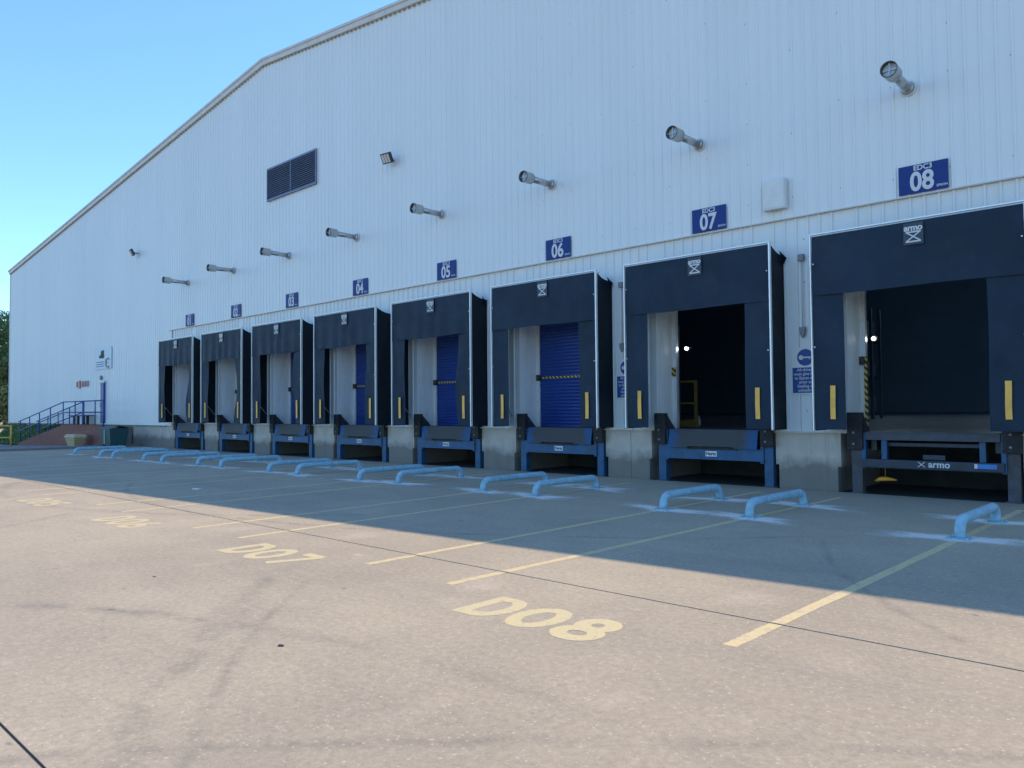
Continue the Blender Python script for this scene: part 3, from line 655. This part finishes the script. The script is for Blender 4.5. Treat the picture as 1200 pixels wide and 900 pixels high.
# ------------------------------------------------------------------ dock levellers
def leveller(n):
    new = n == 8
    desc = 'dark steel dock leveller lettered on its front bar, at the nearest dock 08' if new else f'blue leveller with worn black lip below dock shelter {NUM[n]}, {ORD[n]}'
    t = empty('dock_leveller', (C[n] + 0.095, 0, 0), desc, 'dock leveller', 'dock levellers below the shelters')
    blue = M['lev_blue']; ps = M['rust_post'] if new else blue
    for s in (-1, 1):
        px = s * 1.335
        p_ = MB().box(px - 0.10, px + 0.10, 0.0, 0.18, 0.0, 0.86, bev=0.008).build('post', ps, t)
        MB().box(px - 0.14, px + 0.14, -0.04, 0.22, 0.0, 0.018, bev=0.004).build('foot_plate', M['rust_post'], p_)
        MB().box(px - s * 0.14 - 0.04, px - s * 0.14 + 0.04, -0.03, 0.10, 0.5, 1.2, bev=0.005).build('side_channel', blue if not new else M['lev_blue'], t)
        b_ = MB().box(px - 0.145, px + 0.145, -0.11, 0.03, 0.87, 1.60, bev=0.014).build('bumper', M['rubber'], t)
        for z in (0.98, 1.20):
            MB().tube([(px - 0.02, -0.11, z), (px - 0.02, -0.122, z)], 0.024, 6).build('bolt', M['alu_dull'], b_)
        # sloping stop behind the bumper
        MB().prism([(px - 0.13, 0.031, 0.87), (px - 0.13, 0.031, 1.55), (px - 0.13, 0.06, 1.53), (px - 0.13, 0.40, 1.21), (px - 0.13, 0.40, 0.87)], (0.26, 0, 0)).build('bumper_bracket', M['lev_dark'], t)
    if not new:
        c_ = MB(); c_.box(-1.23, 1.23, -0.035, 0.10, 0.54, 0.80, bev=0.006); cb = c_.build('cross_beam', blue, t)
        MB().box(-0.62, 0.62, -0.075, -0.036, 0.775, 0.83, bev=0.008).build('buffer_strip', M['rubber'], t)
        lp = MB(); lp.prism([(-1.10, -0.045, 1.215), (1.12, -0.045, 1.215), (1.12, -0.125, 0.805), (0.60, -0.125, 0.805), (0.56, -0.118, 0.84), (-0.56, -0.118, 0.84), (-0.60, -0.125, 0.805), (-1.10, -0.125, 0.805)], (0, 0.03, 0))
        lp.build('lip', M['lip'], t)
        lb = MB().box(-0.16, 0.12, -0.041, -0.036, 0.615, 0.735).build('maker_plate', M['sign_white'], t)
        lettering('Norto', lb, (-0.02, -0.0425, 0.675), 0.105, M['lamp_body'], 0.004, spacing=0.9)
    else:
        MB().box(-1.21, 1.21, -0.09, 0.06, 0.52, 0.69, bev=0.02).build('cross_beam', M['lev_grey'], t)
        lettering('armo', t, (0.17, -0.094, 0.625), 0.17, M['white_print'], 0.004, spacing=1.0)
        e = MB()
        for a in (-1, 1): e.prism([(-0.13 - 0.06, -0.0935, 0.62 - a * 0.05 - 0.008), (-0.13 - 0.06, -0.0935, 0.62 - a * 0.05 + 0.008), (-0.13 + 0.06, -0.0935, 0.62 + a * 0.05 + 0.008), (-0.13 + 0.06, -0.0935, 0.62 + a * 0.05 - 0.008)], (0, -0.001 * (2 + a), 0))
        e.build('cross_emblem', M['white_print'], t)
        MB().box(0.80, 1.10, -0.0945, -0.088, 0.585, 0.665).build('blue_tab', mk('tab_blue', (0.03, 0.20, 0.55), 0.4), t); MB().box(0.745, 0.795, -0.0945, -0.088, 0.585, 0.665).build('white_tab', M['white_print'], t)
        MB().box(-1.15, 1.15, -0.05, 0.03, 1.06, 1.215, bev=0.006).build('lip', M['lev_dark'], t)
        MB().box(-1.15, 1.15, -0.057, -0.051, 1.195, 1.213).build('lip_edge', M['lev_grey'], t)
        MB().box(-0.9, 0.9, 0.10, 0.18, 0.94, 1.01, bev=0.006).build('lift_bar', M['lev_grey'], t)
        for xx in (-0.82, 0.86): MB().box(xx - 0.05, xx + 0.05, 0.0, 0.10, 0.69, 1.06, bev=0.006).build('lip_support', M['lev_blue'], t)
        MB().box(-0.12, 0.26, -0.04, 0.02, 0.70, 0.80, bev=0.02).build('coiled_hose', M['lev_grey'], t)
    MB().box(-1.15, 1.15, 0.0 if not new else 0.035, 2.43, 1.185, 1.222).build('deck', M['lev_dark'], t)
    MB().box(-1.12, -1.02, 0.2, 2.4, 0.85, 1.18).build('deck_girder', M['lev_dark'], t); MB().box(1.02, 1.12, 0.2, 2.4, 0.85, 1.18).build('deck_girder', M['lev_dark'], t)
    return t
for n in range(1, 9): leveller(n)
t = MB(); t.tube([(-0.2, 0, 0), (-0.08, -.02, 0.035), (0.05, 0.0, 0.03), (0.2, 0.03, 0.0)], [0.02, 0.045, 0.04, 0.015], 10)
o = t.build('orange_piece', M['orange']); o.location = (-5.33, 0.2, 0.26); o.rotation_euler = (0, -0.08, 0)  # small orange shape, thick in the middle and tapered to the ends
tag(o, 'small orange piece hung under the nearest dock leveller', 'strap')
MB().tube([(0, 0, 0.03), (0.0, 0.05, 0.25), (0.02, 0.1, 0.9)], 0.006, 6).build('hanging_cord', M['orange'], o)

# ------------------------------------------------------------------ hoop barriers
def hoop(i, hx, yn, yf):
    L = yf - yn; h = 0.235; R_ = 0.17
    side = 'near' 
    near_dock = min(C, key=lambda n: abs(C[n] - hx)); 
    if i == 0: lab = 'light blue hoop barrier nearest the camera, rightmost of the row'
    elif i == len(HOOPS) - 1: lab = 'light blue hoop barrier at the far left end of the row'
    else: lab = f'light blue hoop barrier, number {["","two","three","four","five","six","seven","eight","nine","ten","eleven","twelve","thirteen","fourteen","fifteen"][i]} counting from the right'
    t = empty('hoop_barrier', (hx, yn, 0), lab, 'barrier', 'light blue hoop barriers between the bays')
    pts = [(0, 0, 0.0)] + [(0, R_ - R_ * math.cos(a), h - R_ + R_ * math.sin(a)) for a in [math.radians(x_) for x_ in range(0, 91, 10)]]
    pts += [(0, L - R_ + R_ * math.sin(a), h - R_ + R_ * math.cos(a)) for a in [math.radians(x_) for x_ in range(0, 91, 10)]] + [(0, L, 0.0)]
    MB().tube(pts, 0.066, 18).build('hoop_tube', M['hoop'], t)
    for y in (0, L):
        bp = MB().box(-0.14, 0.14, y - 0.14, y + 0.14, 0.003, 0.017, bev=0.003).build('base_plate', M['hoop'], t)
        for a in (-1, 1):
            for b in (-1, 1): MB().tube([(a * .105, y + b * .105, 0.015), (a * .105, y + b * .105, 0.032)], 0.012, 6, smooth=False).build('anchor_bolt', M['bolt'], bp)
    # pale drilling dust, swept sideways from the feet
    for y in (0, L):
        rnd = random.Random(i * 7 + int(y)); m = MB(); lay = m.bm.verts.layers.float.new('fade')
        NA, NR = 72, 6; rings = []
        lobes = [(rnd.uniform(-0.50, 0.50) + (0 if q_ % 2 else math.pi), rnd.uniform(0.5, 1.25)) for q_ in range(6)]
        for a_ in range(NA):
            an = 2 * math.pi * a_ / NA
            rad = 0.55 + max(w_ * math.exp(-((math.remainder(an - la, 2 * math.pi)) / 0.34) ** 2) for la, w_ in lobes) * 1.0 + rnd.uniform(0, 0.16)
            rings.append(rad)
        cv = m.bm.verts.new((hx, yn + y, 0.0035)); cv[lay] = 1.0; prev = None; allr = []
        for k in range(1, NR + 1):
            row = []
            for a_ in range(NA):
                an = 2 * math.pi * a_ / NA; rr = rings[a_] * k / NR
                v = m.bm.verts.new((hx + rr * math.cos(an), yn + y + rr * math.sin(an) * 0.9, 0.0035 - 0.0003 * k)); v[lay] = 1.0 - k / NR; row.append(v)
            allr.append(row)
        for a_ in range(NA):
            m.bm.faces.new((cv, allr[0][a_], allr[0][(a_+1) % NA]))
            for k in range(NR - 1): m.bm.faces.new((allr[k][a_], allr[k+1][a_], allr[k+1][(a_+1) % NA], allr[k][(a_+1) % NA]))
        me = m.mesh('dust_patch'); d = link('dust_patch', me, M['dust'], yard)
for i, (hx, yn, yf) in enumerate(HOOPS): hoop(i, hx, yn, yf)

# ------------------------------------------------------------------ dock number signs
for n in range(1, 9):
    t = empty('dock_number_sign', (-36.378 + 4.5 * (n - 1) + 0.431, -0.036, 5.745), f'blue number sign of dock {NUM[n]} on white wall, {ORD[n]}', 'sign', 'blue dock number signs')
    pl = MB().box(-0.431, 0.431, -0.012, 0.0, 0.0, 0.545, bev=0.002).build('sign_plate', M['sign_blue'], t)
    lettering(f'0{n}', t, (-0.02, -0.014, 0.205), 0.50, M['white_print'], 0.014, sx=0.84, name='number')
    lettering('EDC3', t, (0.0, -0.014, 0.475), 0.135, M['white_print'], 0.003, name='heading')
    lettering('EPSON', t, (0.325, -0.014, 0.075), 0.062, M['white_print'], 0.001, name='small_lettering')

# ------------------------------------------------------------------ flue pipes
def lathe_y(prof, n=24):
    m = MB(); rows = [[m.bm.verts.new((rr * math.cos(6.28318 * k / n), y, rr * math.sin(6.28318 * k / n))) for k in range(n)] for y, rr in prof]
    for a, b in zip(rows, rows[1:]):
        for k in range(n): m.bm.faces.new((a[k], a[(k+1) % n], b[(k+1) % n], b[k])).smooth = True
    return m
def flue(n):
    t = empty('flue_pipe', (-36.177 + 4.5 * (n - 1), 0, 7.79), f'steel flue pipe poking out of the wall above dock {NUM[n]}', 'pipe', 'steel flue pipes in a row on the wall')
    rnd = random.Random(n); t.rotation_euler = (rnd.uniform(-.02, .02), 0, rnd.uniform(-.02, .02))
    MB().tube([(0, -0.01, 0), (0, -0.88, 0.0)], 0.085, 20).build('pipe', M['steel'], t)
    MB().tube([(0, -0.02, 0), (0, -0.04, 0), (0, -0.045, 0)], [0.15, 0.15, 0.13], 24).build('flange', M['box_white'], t)
    MB().tube([(0, -0.045, 0), (0, -0.12, 0)], [0.13, 0.10], 20).build('collar', M['steel'], t)
    lathe_y([(-0.80, 0.087), (-0.86, 0.145), (-1.165, 0.15)]).build('end_sleeve', M['steel'], t)
    lathe_y([(-1.165, 0.151), (-1.175, 0.150), (-1.175, 0.136), (-1.06, 0.134)]).build('end_rim', M['flue_rim'], t)
    lathe_y([(-1.075, 0.1335), (-1.085, 0.08), (-1.10, 0.001)]).build('inner_cap', M['flue_sheen'], t)
    MB().box(-0.13, 0.13, -1.125, -1.12, -0.012, 0.012).box(-0.012, 0.012, -1.129, -1.1255, -0.13, 0.13).build('cross_vane', M['steel'], t)
for n in range(1, 9): flue(n)

# ------------------------------------------------------------------ louvre
t = empty('ventilation_louvre', (-26.97, -0.034, 10.24), 'dark blue-grey two-panel ventilation louvre high on the wall', 'louvre')
W, H = 1.80, 1.25
fr = MB(); fr.box(-W, W, -0.06, 0, -0.04, 0.03); fr.box(-W, W, -0.06, 0, H - 0.03, H + 0.04)
for xx in (-W + .02, W - .02): fr.box(xx - 0.02, xx + 0.02, -0.061, -0.001, 0.03, H - 0.03)
fr.box(-0.02, 0.02, -0.062, -0.001, 0.03, H - 0.03); fr.build('louvre_frame', M['louvre'], t)
MB().box(-W + .01, W - .01, -0.004, 0.002, 0.0, H).build('backing', M['lamp_body'], t)
sl = MB().prism([(-W / 2 + .01, -0.055, 0), (-W / 2 + .01, -0.006, 0.055), (-W / 2 + .01, -0.006, 0.06), (-W / 2 + .01, -0.055, 0.006)], (W - .06, 0, 0)).mesh()
for k in range(15):
    for s in (-1, 1):
        o = link('slat', sl, M['louvre'], t); o.location = (s * (W / 2 - .01) + (0.01 if s > 0 else 0.0), 0, 0.04 + k * 0.078)
# ------------------------------------------------------------------ floodlights
def flood(x, z, lab, rz):
    t = empty('floodlight', (x, -0.03, z), lab, 'floodlight', 'wall floodlights')
    MB().box(-0.06, 0.06, -0.04, 0, -0.06, 0.06).build('wall_bracket', M['box_white'], t)
    MB().tube([(0, -0.03, 0), (0, -0.22, 0.02)], 0.025, 8).build('arm', M['lamp_body'], t)
    h = MB().box(-0.20, 0.20, -0.06, 0.06, -0.17, 0.17, bev=0.015).build('lamp_head', M['lamp_body'], t); h.location = (0, -0.32, 0.02); h.rotation_euler = (math.radians(28), 0, rz)
    for k in (-1, 0, 1): MB().box(k * 0.115 - 0.045, k * 0.115 + 0.045, -0.064, -0.058, -0.135, 0.135).build('lens', M['lens'], h)
flood(-42.1, 10.03, 'small floodlight on the left of the wall, above the first flue pipe', -0.2)
flood(-20.5, 10.0, 'floodlight with three lens strips, right of the louvre', 0.15)
# ------------------------------------------------------------------ wall boxes and notices
t = empty('wall_box', (-7.33, -0.034, 5.92), 'white enclosure box on the wall between signs 07 and 08', 'box')
MB().box(-0.245, 0.245, -0.16, 0, 0, 0.64, bev=0.012).build('enclosure', M['box_white'], t); MB().box(-0.225, 0.225, -0.172, -0.161, 0.03, 0.61, bev=0.004).build('cover', M['box_white'], t)
for xx, z, lab in ((-6.836, 4.842, 'small grey junction box on the wall beside the nearest shelter'), (-11.437, 4.805, 'small grey junction box on the wall left of the shelter of sign 07')):
    t = empty('junction_box', (xx, YL - 0.034, z), lab, 'box', 'small grey junction boxes')
    MB().box(-0.06, 0.06, -0.07, 0, -0.07, 0.07, bev=0.006).build('box_body', M['grey_plastic'], t)
    MB().tube([(0, -0.03, -0.07), (0, -0.03, -1.45)], 0.012, 8).build('conduit', M['box_white'], t)
    MB().prism([(-0.06, 0, -1.46), (0.06, 0, -1.46), (0.05, 0, -1.60), (0.0, 0, -1.68), (-0.05, 0, -1.60)], (0, -0.06, 0)).build('sounder', M['grey_plastic'], t)
def key_sign(x, z0, lab):
    t = empty('key_notice', (x, YL - 0.036, z0), lab, 'sign', 'blue key notices between the docks')
    MB().box(-0.31, 0.31, -0.008, 0.0, -0.04, 0.94, bev=0.002).build('notice_board', M['sign_white'], t)
    dk = MB(); dk.tube([(0.0, -0.009, 0.73), (0.0, -0.0115, 0.73)], 0.175, 32); disc = dk.build('blue_disc', M['key_blue'], t)
    MB().tube([(-0.09, -0.0118, 0.73), (-0.09, -0.0135, 0.73)], 0.05, 18).build('key_bow', M['white_print'], disc)
    MB().box(-0.05, 0.12, -0.0135, -0.0118, 0.715, 0.745).box(0.075, 0.10, -0.0134, -0.0119, 0.685, 0.716).build('key_bit', M['white_print'], disc)
    pn = MB().box(-0.28, 0.28, -0.0115, -0.009, -0.01, 0.52).build('text_panel', M['key_blue'], t)
    for k, s in enumerate(('All drivers', 'must give keys', 'to Epson staff', 'prior to', 'loading or', 'unloading')):
        lettering(s, pn, (0.0, -0.0125, 0.47 - k * 0.085), 0.085, M['white_print'], 0.0015)
key_sign(-6.80, 2.02, 'blue key notice for drivers beside the nearest shelter'); key_sign(-11.33, 2.00, 'blue key notice for drivers left of the shelter of sign 07')

# ------------------------------------------------------------------ far left: door, notice, ramp, bins
d = empty('entrance_door', (-47.2, -0.04, 1.15)); d.parent = wh
MB().box(-0.55, 0.55, -0.10, 0.0, 2.28, 2.38).build('door_canopy', M['box_white'], d)
MB().box(-0.50, 0.02, -0.03, -0.002, 0.0, 2.27).build('door_panel', M['box_white'], d); lf = MB().box(0.03, 0.50, -0.10, -0.002, 0.0, 2.27, bev=0.01).build('door_leaf', M['rail_blue'], d)
MB().tube([(0.1, -0.14, 0.9), (0.1, -0.14, 1.15)], 0.015, 8).build('door_handle', M['bolt'], lf)
t = empty('bulkhead_light', (-47.3, -0.035, 3.72), 'small round light above the blue entrance door', 'light')
MB().tube([(0, 0, 0), (0, -0.06, 0), (0, -0.09, 0)], [0.13, 0.13, 0.08], 16).build('light_body', M['grey_plastic'], t)
t = empty('site_notice', (-47.0, -0.036, 4.2), 'pale site notice board with dark figure above the entrance door', 'sign')
MB().box(-1.25, 1.25, -0.02, 0, 0, 1.2).build('notice_board', mk('notice_pale_blue', (0.50, 0.60, 0.68), 0.4, var=0.05), t)
MB().prism([(-0.62, -0.021, 0.62), (0.06, -0.021, 0.60), (0.20, -0.021, 0.74), (0.10, -0.021, 0.84), (0.14, -0.021, 1.06), (-0.35, -0.021, 1.04), (-0.42, -0.021, 0.80), (-0.66, -0.021, 0.76)], (0, -0.003, 0)).build('dark_figure', M['joint'], t)
rg = MB(); rg.tube(ell(0, 0, 1, 1, 0, 0, 1) and [(0.72 + 0.26 * math.cos(math.radians(a)), -0.022, 0.32 + 0.26 * math.sin(math.radians(a))) for a in range(40, 321, 20)], 0.035, 6)
rg.box(0.50, 0.86, -0.026, -0.0215, 0.295, 0.345); rg.box(0.30, 0.36, -0.026, -0.0215, 0.10, 0.54); rg.build('round_mark', M['grey_plastic'], t)
for z in (0.38, 0.26, 0.14): MB().box(-1.1, 0.12, -0.0235, -0.0205, z, z + 0.05).build('text_line', M['rail_blue'], t)
t = empty('wall_pictograms', (-50.4, -0.036, 3.28), 'row of small red and white warning signs left of the entrance door', 'sign')
for k in range(5): MB().box(-1.1 + k * 0.46, -0.85 + k * 0.46, -0.012, 0, 0.0 if k != 1 else -0.08, 0.34 if k != 1 else 0.40).build('red_sign_panel', M['red'], t)
# brick ramp and landing
LZ = 1.05; YRF = -1.5; LX0, LX1, RX = -49.2, -42.9, -57.8
rp = empty('brick_ramp', (0, 0, 0), 'red brick ramp and landing rising to the entrance door', 'ramp')
m = MB(); m.prism([(RX, YRF, -0.5), (LX1, YRF, -0.5), (LX1, YRF, LZ), (LX0, YRF, LZ), (RX, YRF, -0.15)], (0, 0.22, 0)); m.build('brick_wall', M['brick'], rp)
m = MB(); m.prism([(RX, YRF + 0.221, -0.5), (LX1, YRF + 0.221, -0.5), (LX1, YRF + .221, LZ - 0.06), (LX0, YRF + .221, LZ - .06), (RX, YRF + .221, -0.22)], (0, 0.95, 0)); m.build('ramp_deck', M['paving'], rp)
MB().box(LX0, LX1, YRF + 1.172, -0.001, -0.3, LZ - 0.06).build('landing', M['paving'], rp)
MB().prism([(LX0 - .02, YRF - 0.03, LZ + .001), (LX1 + .02, YRF - 0.03, LZ + .001), (LX1 + .02, YRF - 0.03, LZ + .05), (LX0 - .02, YRF - 0.03, LZ + .05)], (0, 0.28, 0)).build('coping', M['brick'], rp)
gb = MB(); gb.grid(lambda u, v: (-65.9 + u * 16.6, -0.32 - 1.0 * (1 - v) + v * 0.32, -0.25 + 1.22 * v ** 1.2 + 0.04 * math.sin(u * 40)), 30, 5)
tag(gb.build('grass_bank', M['grass']), 'grassed bank against the foot of the wall', None, kind='stuff')
gr = MB(); rnd = random.Random(3)
for _ in range(2600):
    u, v = rnd.random(), rnd.random(); x_, y_, z_ = -65.9 + u * 16.6, -1.32 + 1.32 * v, -0.25 + 1.22 * v ** 1.2
    a_ = rnd.uniform(0, 6.28); w_ = 0.04; h_ = rnd.uniform(.08, .22)
    gr.poly([(x_ - w_ * math.cos(a_), y_ - w_ * math.sin(a_), z_), (x_ + w_ * math.cos(a_), y_ + w_ * math.sin(a_), z_), (x_ + rnd.uniform(-.08, .08), y_ + rnd.uniform(-.08, .08), z_ + h_)])
tag(gr.build('grass', M['grass'], fix=False), 'rough grass growing on the bank by the ramp', 'grass', kind='stuff')
rl = empty('handrail', (0, 0, 0), 'blue tubular handrail along the ramp and landing', 'handrail')
def rz_(x_): return LZ + 1.32 if x_ >= LX0 else LZ + 1.32 + (x_ - LX0) * 1.13 / (LX0 - RX)
for yy in (YRF + 0.08, YRF + 1.1):
    right = LX1 if yy < -1 else LX0
    for off in (0.0, -0.60):
        pts = [(RX - 0.2, yy, rz_(RX - 0.2) + off), (LX0, yy, rz_(LX0) + off)] + ([(right, yy, rz_(right) + off)] if right != LX0 else [])
        MB().tube(pts, 0.032, 10).build('rail', M['rail_blue'], rl)
    xs_ = [RX + 0.2, RX + 2.2, RX + 4.2, RX + 6.3, LX0] + ([LX0 + 2.0, LX0 + 3.4, LX0 + 5.1, LX1] if yy < -1 else [])
    for px in xs_:
        zb = LZ - 0.05 if px >= LX0 else -0.15 + (px - RX) * (LZ + 0.1) / (LX0 - RX)
        MB().tube([(px, yy, zb - 0.05), (px, yy, rz_(px))], 0.03, 10).build('post', M['rail_blue'], rl)
# picnic table on landing
t = empty('picnic_table', (-49.0, -0.55, LZ - 0.05), 'dark timber table standing on the brick landing', 'table')
for k in range(4): MB().box(-1.05, 1.05, -0.36 + k * 0.19, -0.36 + k * 0.19 + 0.17, 0.56, 0.61, bev=0.005).build('plank', M['dark_wood'], t)
for xx in (-0.35, 0.30):
    for y in (-0.25, 0.25): MB().box(xx - .10, xx + .10, y - .05, y + .05, 0, 0.56).build('leg', M['dark_wood'], t)
# timber planter
t = empty('timber_planter', (-44.6, -2.2, 0.03), 'pale timber trough with tapered sides in front of the brick ramp', 'planter')
def frus(x, y, x2, y2, z0, z1, th=0.03):
    m = MB()
    a = [m.bm.verts.new(p) for p in ((-x, -y, z0), (x, -y, z0), (x, y, z0), (-x, y, z0))]; b = [m.bm.verts.new(p) for p in ((-x2, -y2, z1), (x2, -y2, z1), (x2, y2, z1), (-x2, y2, z1))]
    for i in range(4): m.bm.faces.new((a[i], a[(i+1) % 4], b[(i+1) % 4], b[i]))
    m.bm.faces.new(a[::-1]); m.bm.faces.new(b); return m
for k in range(3): frus(0.50 + k * 0.08, 0.20 + k * 0.03, 0.57 + k * 0.08, 0.225 + k * 0.03, 0.0 + k * 0.15, 0.14 + k * 0.15).build('board', M['plank'], t)
frus(0.78, 0.33, 0.70, 0.24, 0.45, 0.60).build('lid', M['plank'], t)
# wheelie bins
def bin_(x, y, rz, lab):
    t = empty('waste_bin', (x, y, 0.02), lab, 'bin', None, rz=rz)
    m = MB(); m.prism([(-0.55, -0.42, 0.14), (0.55, -0.42, 0.14), (0.63, -0.48, 0.95), (-0.63, -0.48, 0.95)], (0, 0.02, 0))
    m2 = MB(); a = [m2.bm.verts.new(p) for p in ((-.55, -.38, .12), (.55, -.38, .12), (.55, .38, .12), (-.55, .38, .12))]; b = [m2.bm.verts.new(p) for p in ((-.64, -.46, .92), (.64, -.46, .92), (.64, .46, .92), (-.64, .46, .92))]
    for i in range(4): m2.bm.faces.new((a[i], a[(i+1) % 4], b[(i+1) % 4], b[i]))
    m2.bm.faces.new(a[::-1]); m2.bm.faces.new(b); m.bm.free()
    m2.build('bin_body', M['bin_green'], t)
    ld = MB(); ld.grid(lambda u, v: (-0.66 + 1.32 * u, -0.49 + 0.98 * v, 0.925 + 0.13 * math.sin(v * math.pi) ** 0.7), 2, 12); ld.build('lid', M['bin_green'], t)
    MB().box(0.0, 0.04, -0.475, -0.455, 0.2, 0.9).build('reflector_strip', M['white_print'], t)
    for a in (-1, 1):
        for b in (-1, 1): MB().tube([(a * .45 - .02, b * .3, 0.06), (a * .45 + .02, b * .3, 0.06)], 0.07, 12).build('castor', M['rubber'], t)
bin_(-41.35, -1.45, 0.05, 'dark green wheeled waste bin with white strip beside the brick ramp')
# yellow barrier
t = empty('yellow_barrier', (-51.6, -3.4, -0.14), 'yellow tubular barrier at the left edge, beside the ramp', 'barrier')
MB().tube([(0, 0, 0), (0, 0, 1.22)], 0.05, 12).build('post', M['bar_yellow'], t); MB().tube([(-3.2, -0.9, 0), (-3.2, -0.9, 1.22)], 0.05, 12).build('post', M['bar_yellow'], t)
for z in (0.5, 1.17): MB().tube([(0, 0, z), (-3.2, -0.9, z)], 0.045, 12).build('rail', M['bar_yellow'], t)
t = MB().box(-0.09, 0.09, -0.05, 0.05, 0, 0.025, bev=0.008).build('litter_scrap', M['sign_white']); t.location = (-17.15, -8.2, 0.006); t.rotation_euler = (0, 0, .5)
tag(t, 'scrap of pale blue litter lying on the shaded concrete', 'litter')

# pale cement patches and small debris on the sunlit slab
M['patch'] = mk_dust(); M['patch'].node_tree.nodes['Principled BSDF'].inputs['Base Color'].default_value = (0.66, 0.54, 0.42, 1)
for px, py, pr in ((-11.95, -10.38, 0.55), (-13.68, -10.66, 0.5), (-7.86, -10.45, 0.55), (-3.9, -10.35, 0.4), (-16.2, -10.7, 0.5)):
    rnd = random.Random(int(px * 10)); m = MB(); lay = m.bm.verts.layers.float.new('fade'); cv = m.bm.verts.new((px, py, 0.0012)); cv[lay] = 0.62; N = 30; rows = []
    rad_ = [pr * rnd.uniform(.8, 1.15) for _ in range(N)]
    for k in range(1, 5):
        row = []
        for a_ in range(N):
            v = m.bm.verts.new((px + rad_[a_] * k / 4 * math.cos(6.2832 * a_ / N) * 0.8, py + rad_[a_] * k / 4 * math.sin(6.2832 * a_ / N) * 0.42, 0.0012)); v[lay] = 0.62 * (1 - k / 4); row.append(v)
        rows.append(row)
    for a_ in range(N):
        b_ = (a_ + 1) % N; m.bm.faces.new((cv, rows[0][a_], rows[0][b_]))
        for k in range(3): m.bm.faces.new((rows[k][a_], rows[k+1][a_], rows[k+1][b_], rows[k][b_]))
    m.build('cement_patch', M['patch'], yard)
def debris(x, y, s_, lab, seed):
    rnd = random.Random(seed); b = bmesh.new(); bmesh.ops.create_icosphere(b, subdivisions=2, radius=s_)
    for v in b.verts: v.co = Vector((v.co.x * 1.5, v.co.y * 0.8, v.co.z * 0.35)) * rnd.uniform(.8, 1.2)
    m = MB(); m.join(b); o = m.build('debris', M['lamp_body']); o.location = (x, y, s_ * 0.25); o.rotation_euler = (0, 0, rnd.uniform(0, 3)); tag(o, lab, 'debris', 'bits of debris on the yard')
debris(-5.26, -12.96, 0.019, 'flattened dark scrap on the sunlit concrete in front of bay code D07', 1)
debris(-8.45, -12.6, 0.012, 'tiny dark pebble on the sunlit concrete left of the tyre marks', 2)

# ------------------------------------------------------------------ trees behind the left corner
def tree(x, y, z, H, R_, lab, seed, leafm, trunk_h, n=15000, name='tree'):
    rnd = random.Random(seed); t = empty(name, (x, y, z), lab, 'tree' if name == 'tree' else 'hedge')
    m = MB(); m.tube([(0, 0, -0.5), (0.05, 0, trunk_h * .5), (0.1, 0.1, trunk_h), (0.0, 0.1, H * 0.8)], [0.32, 0.26, 0.2, 0.04], 10)
    for k in range(9):
        a = rnd.uniform(0, 6.28); zb = rnd.uniform(trunk_h * .7, H * .7); L = R_ * rnd.uniform(.5, .85)
        m.tube([(0.05, 0.05, zb), (L * .5 * math.cos(a), L * .5 * math.sin(a), zb + L * .35), (L * math.cos(a), L * math.sin(a), zb + L * .6)], [0.11, 0.07, 0.02], 7)
    m.build('trunk', M['bark'], t)
    cl = []
    for k in range(46):
        th = rnd.uniform(0, 6.28); zz = rnd.random(); r_ = R_ * math.sqrt(max(0.05, 1 - (2 * zz - 0.9) ** 2)) * rnd.uniform(.35, .95)
        cl.append((r_ * math.cos(th), r_ * math.sin(th), trunk_h * .8 + zz * (H - trunk_h * .8), rnd.uniform(.18, .34) * R_))
    m = MB()
    for k in range(n):
        cx, cy, cz, cr = cl[k % len(cl)]
        d = Vector((rnd.gauss(0, 1), rnd.gauss(0, 1), rnd.gauss(0, .8))).normalized() * cr * rnd.uniform(.5, 1.05)
        p_ = Vector((cx, cy, cz)) + d; s_ = rnd.uniform(.10, .22)
        u = Vector((rnd.gauss(0, 1), rnd.gauss(0, 1), rnd.gauss(0, 1))).normalized(); w_ = u.orthogonal().normalized()
        m.poly([p_ - u * s_, p_ + w_ * s_ * .55, p_ + u * s_, p_ - w_ * s_ * .55])
    m.build('crown', leafm, t, fix=False)
tree(-99, 4.5, 0.8, 12.6, 5.2, 'tall leafy green tree behind the left corner of the warehouse', 1, M['leaf'], 2.2)
tree(-104, -2.5, 0.8, 10.5, 4.5, 'rounded green tree at the left edge of the picture', 2, M['leaf'], 2.0)
tree(-92, 5.2, 0.6, 6.0, 3.6, 'lower olive green bush in front of the tall tree', 3, M['leaf2'], 0.6, name='bush')
tree(-97, -1.5, 0.8, 5.6, 3.6, 'olive green bush at the left picture edge below the rounded tree', 4, M['leaf2'], 0.6, name='bush')
tree(-120, 12, 1.0, 13, 6, 'distant green tree peeking past the wall corner', 5, M['leaf'], 2.5)
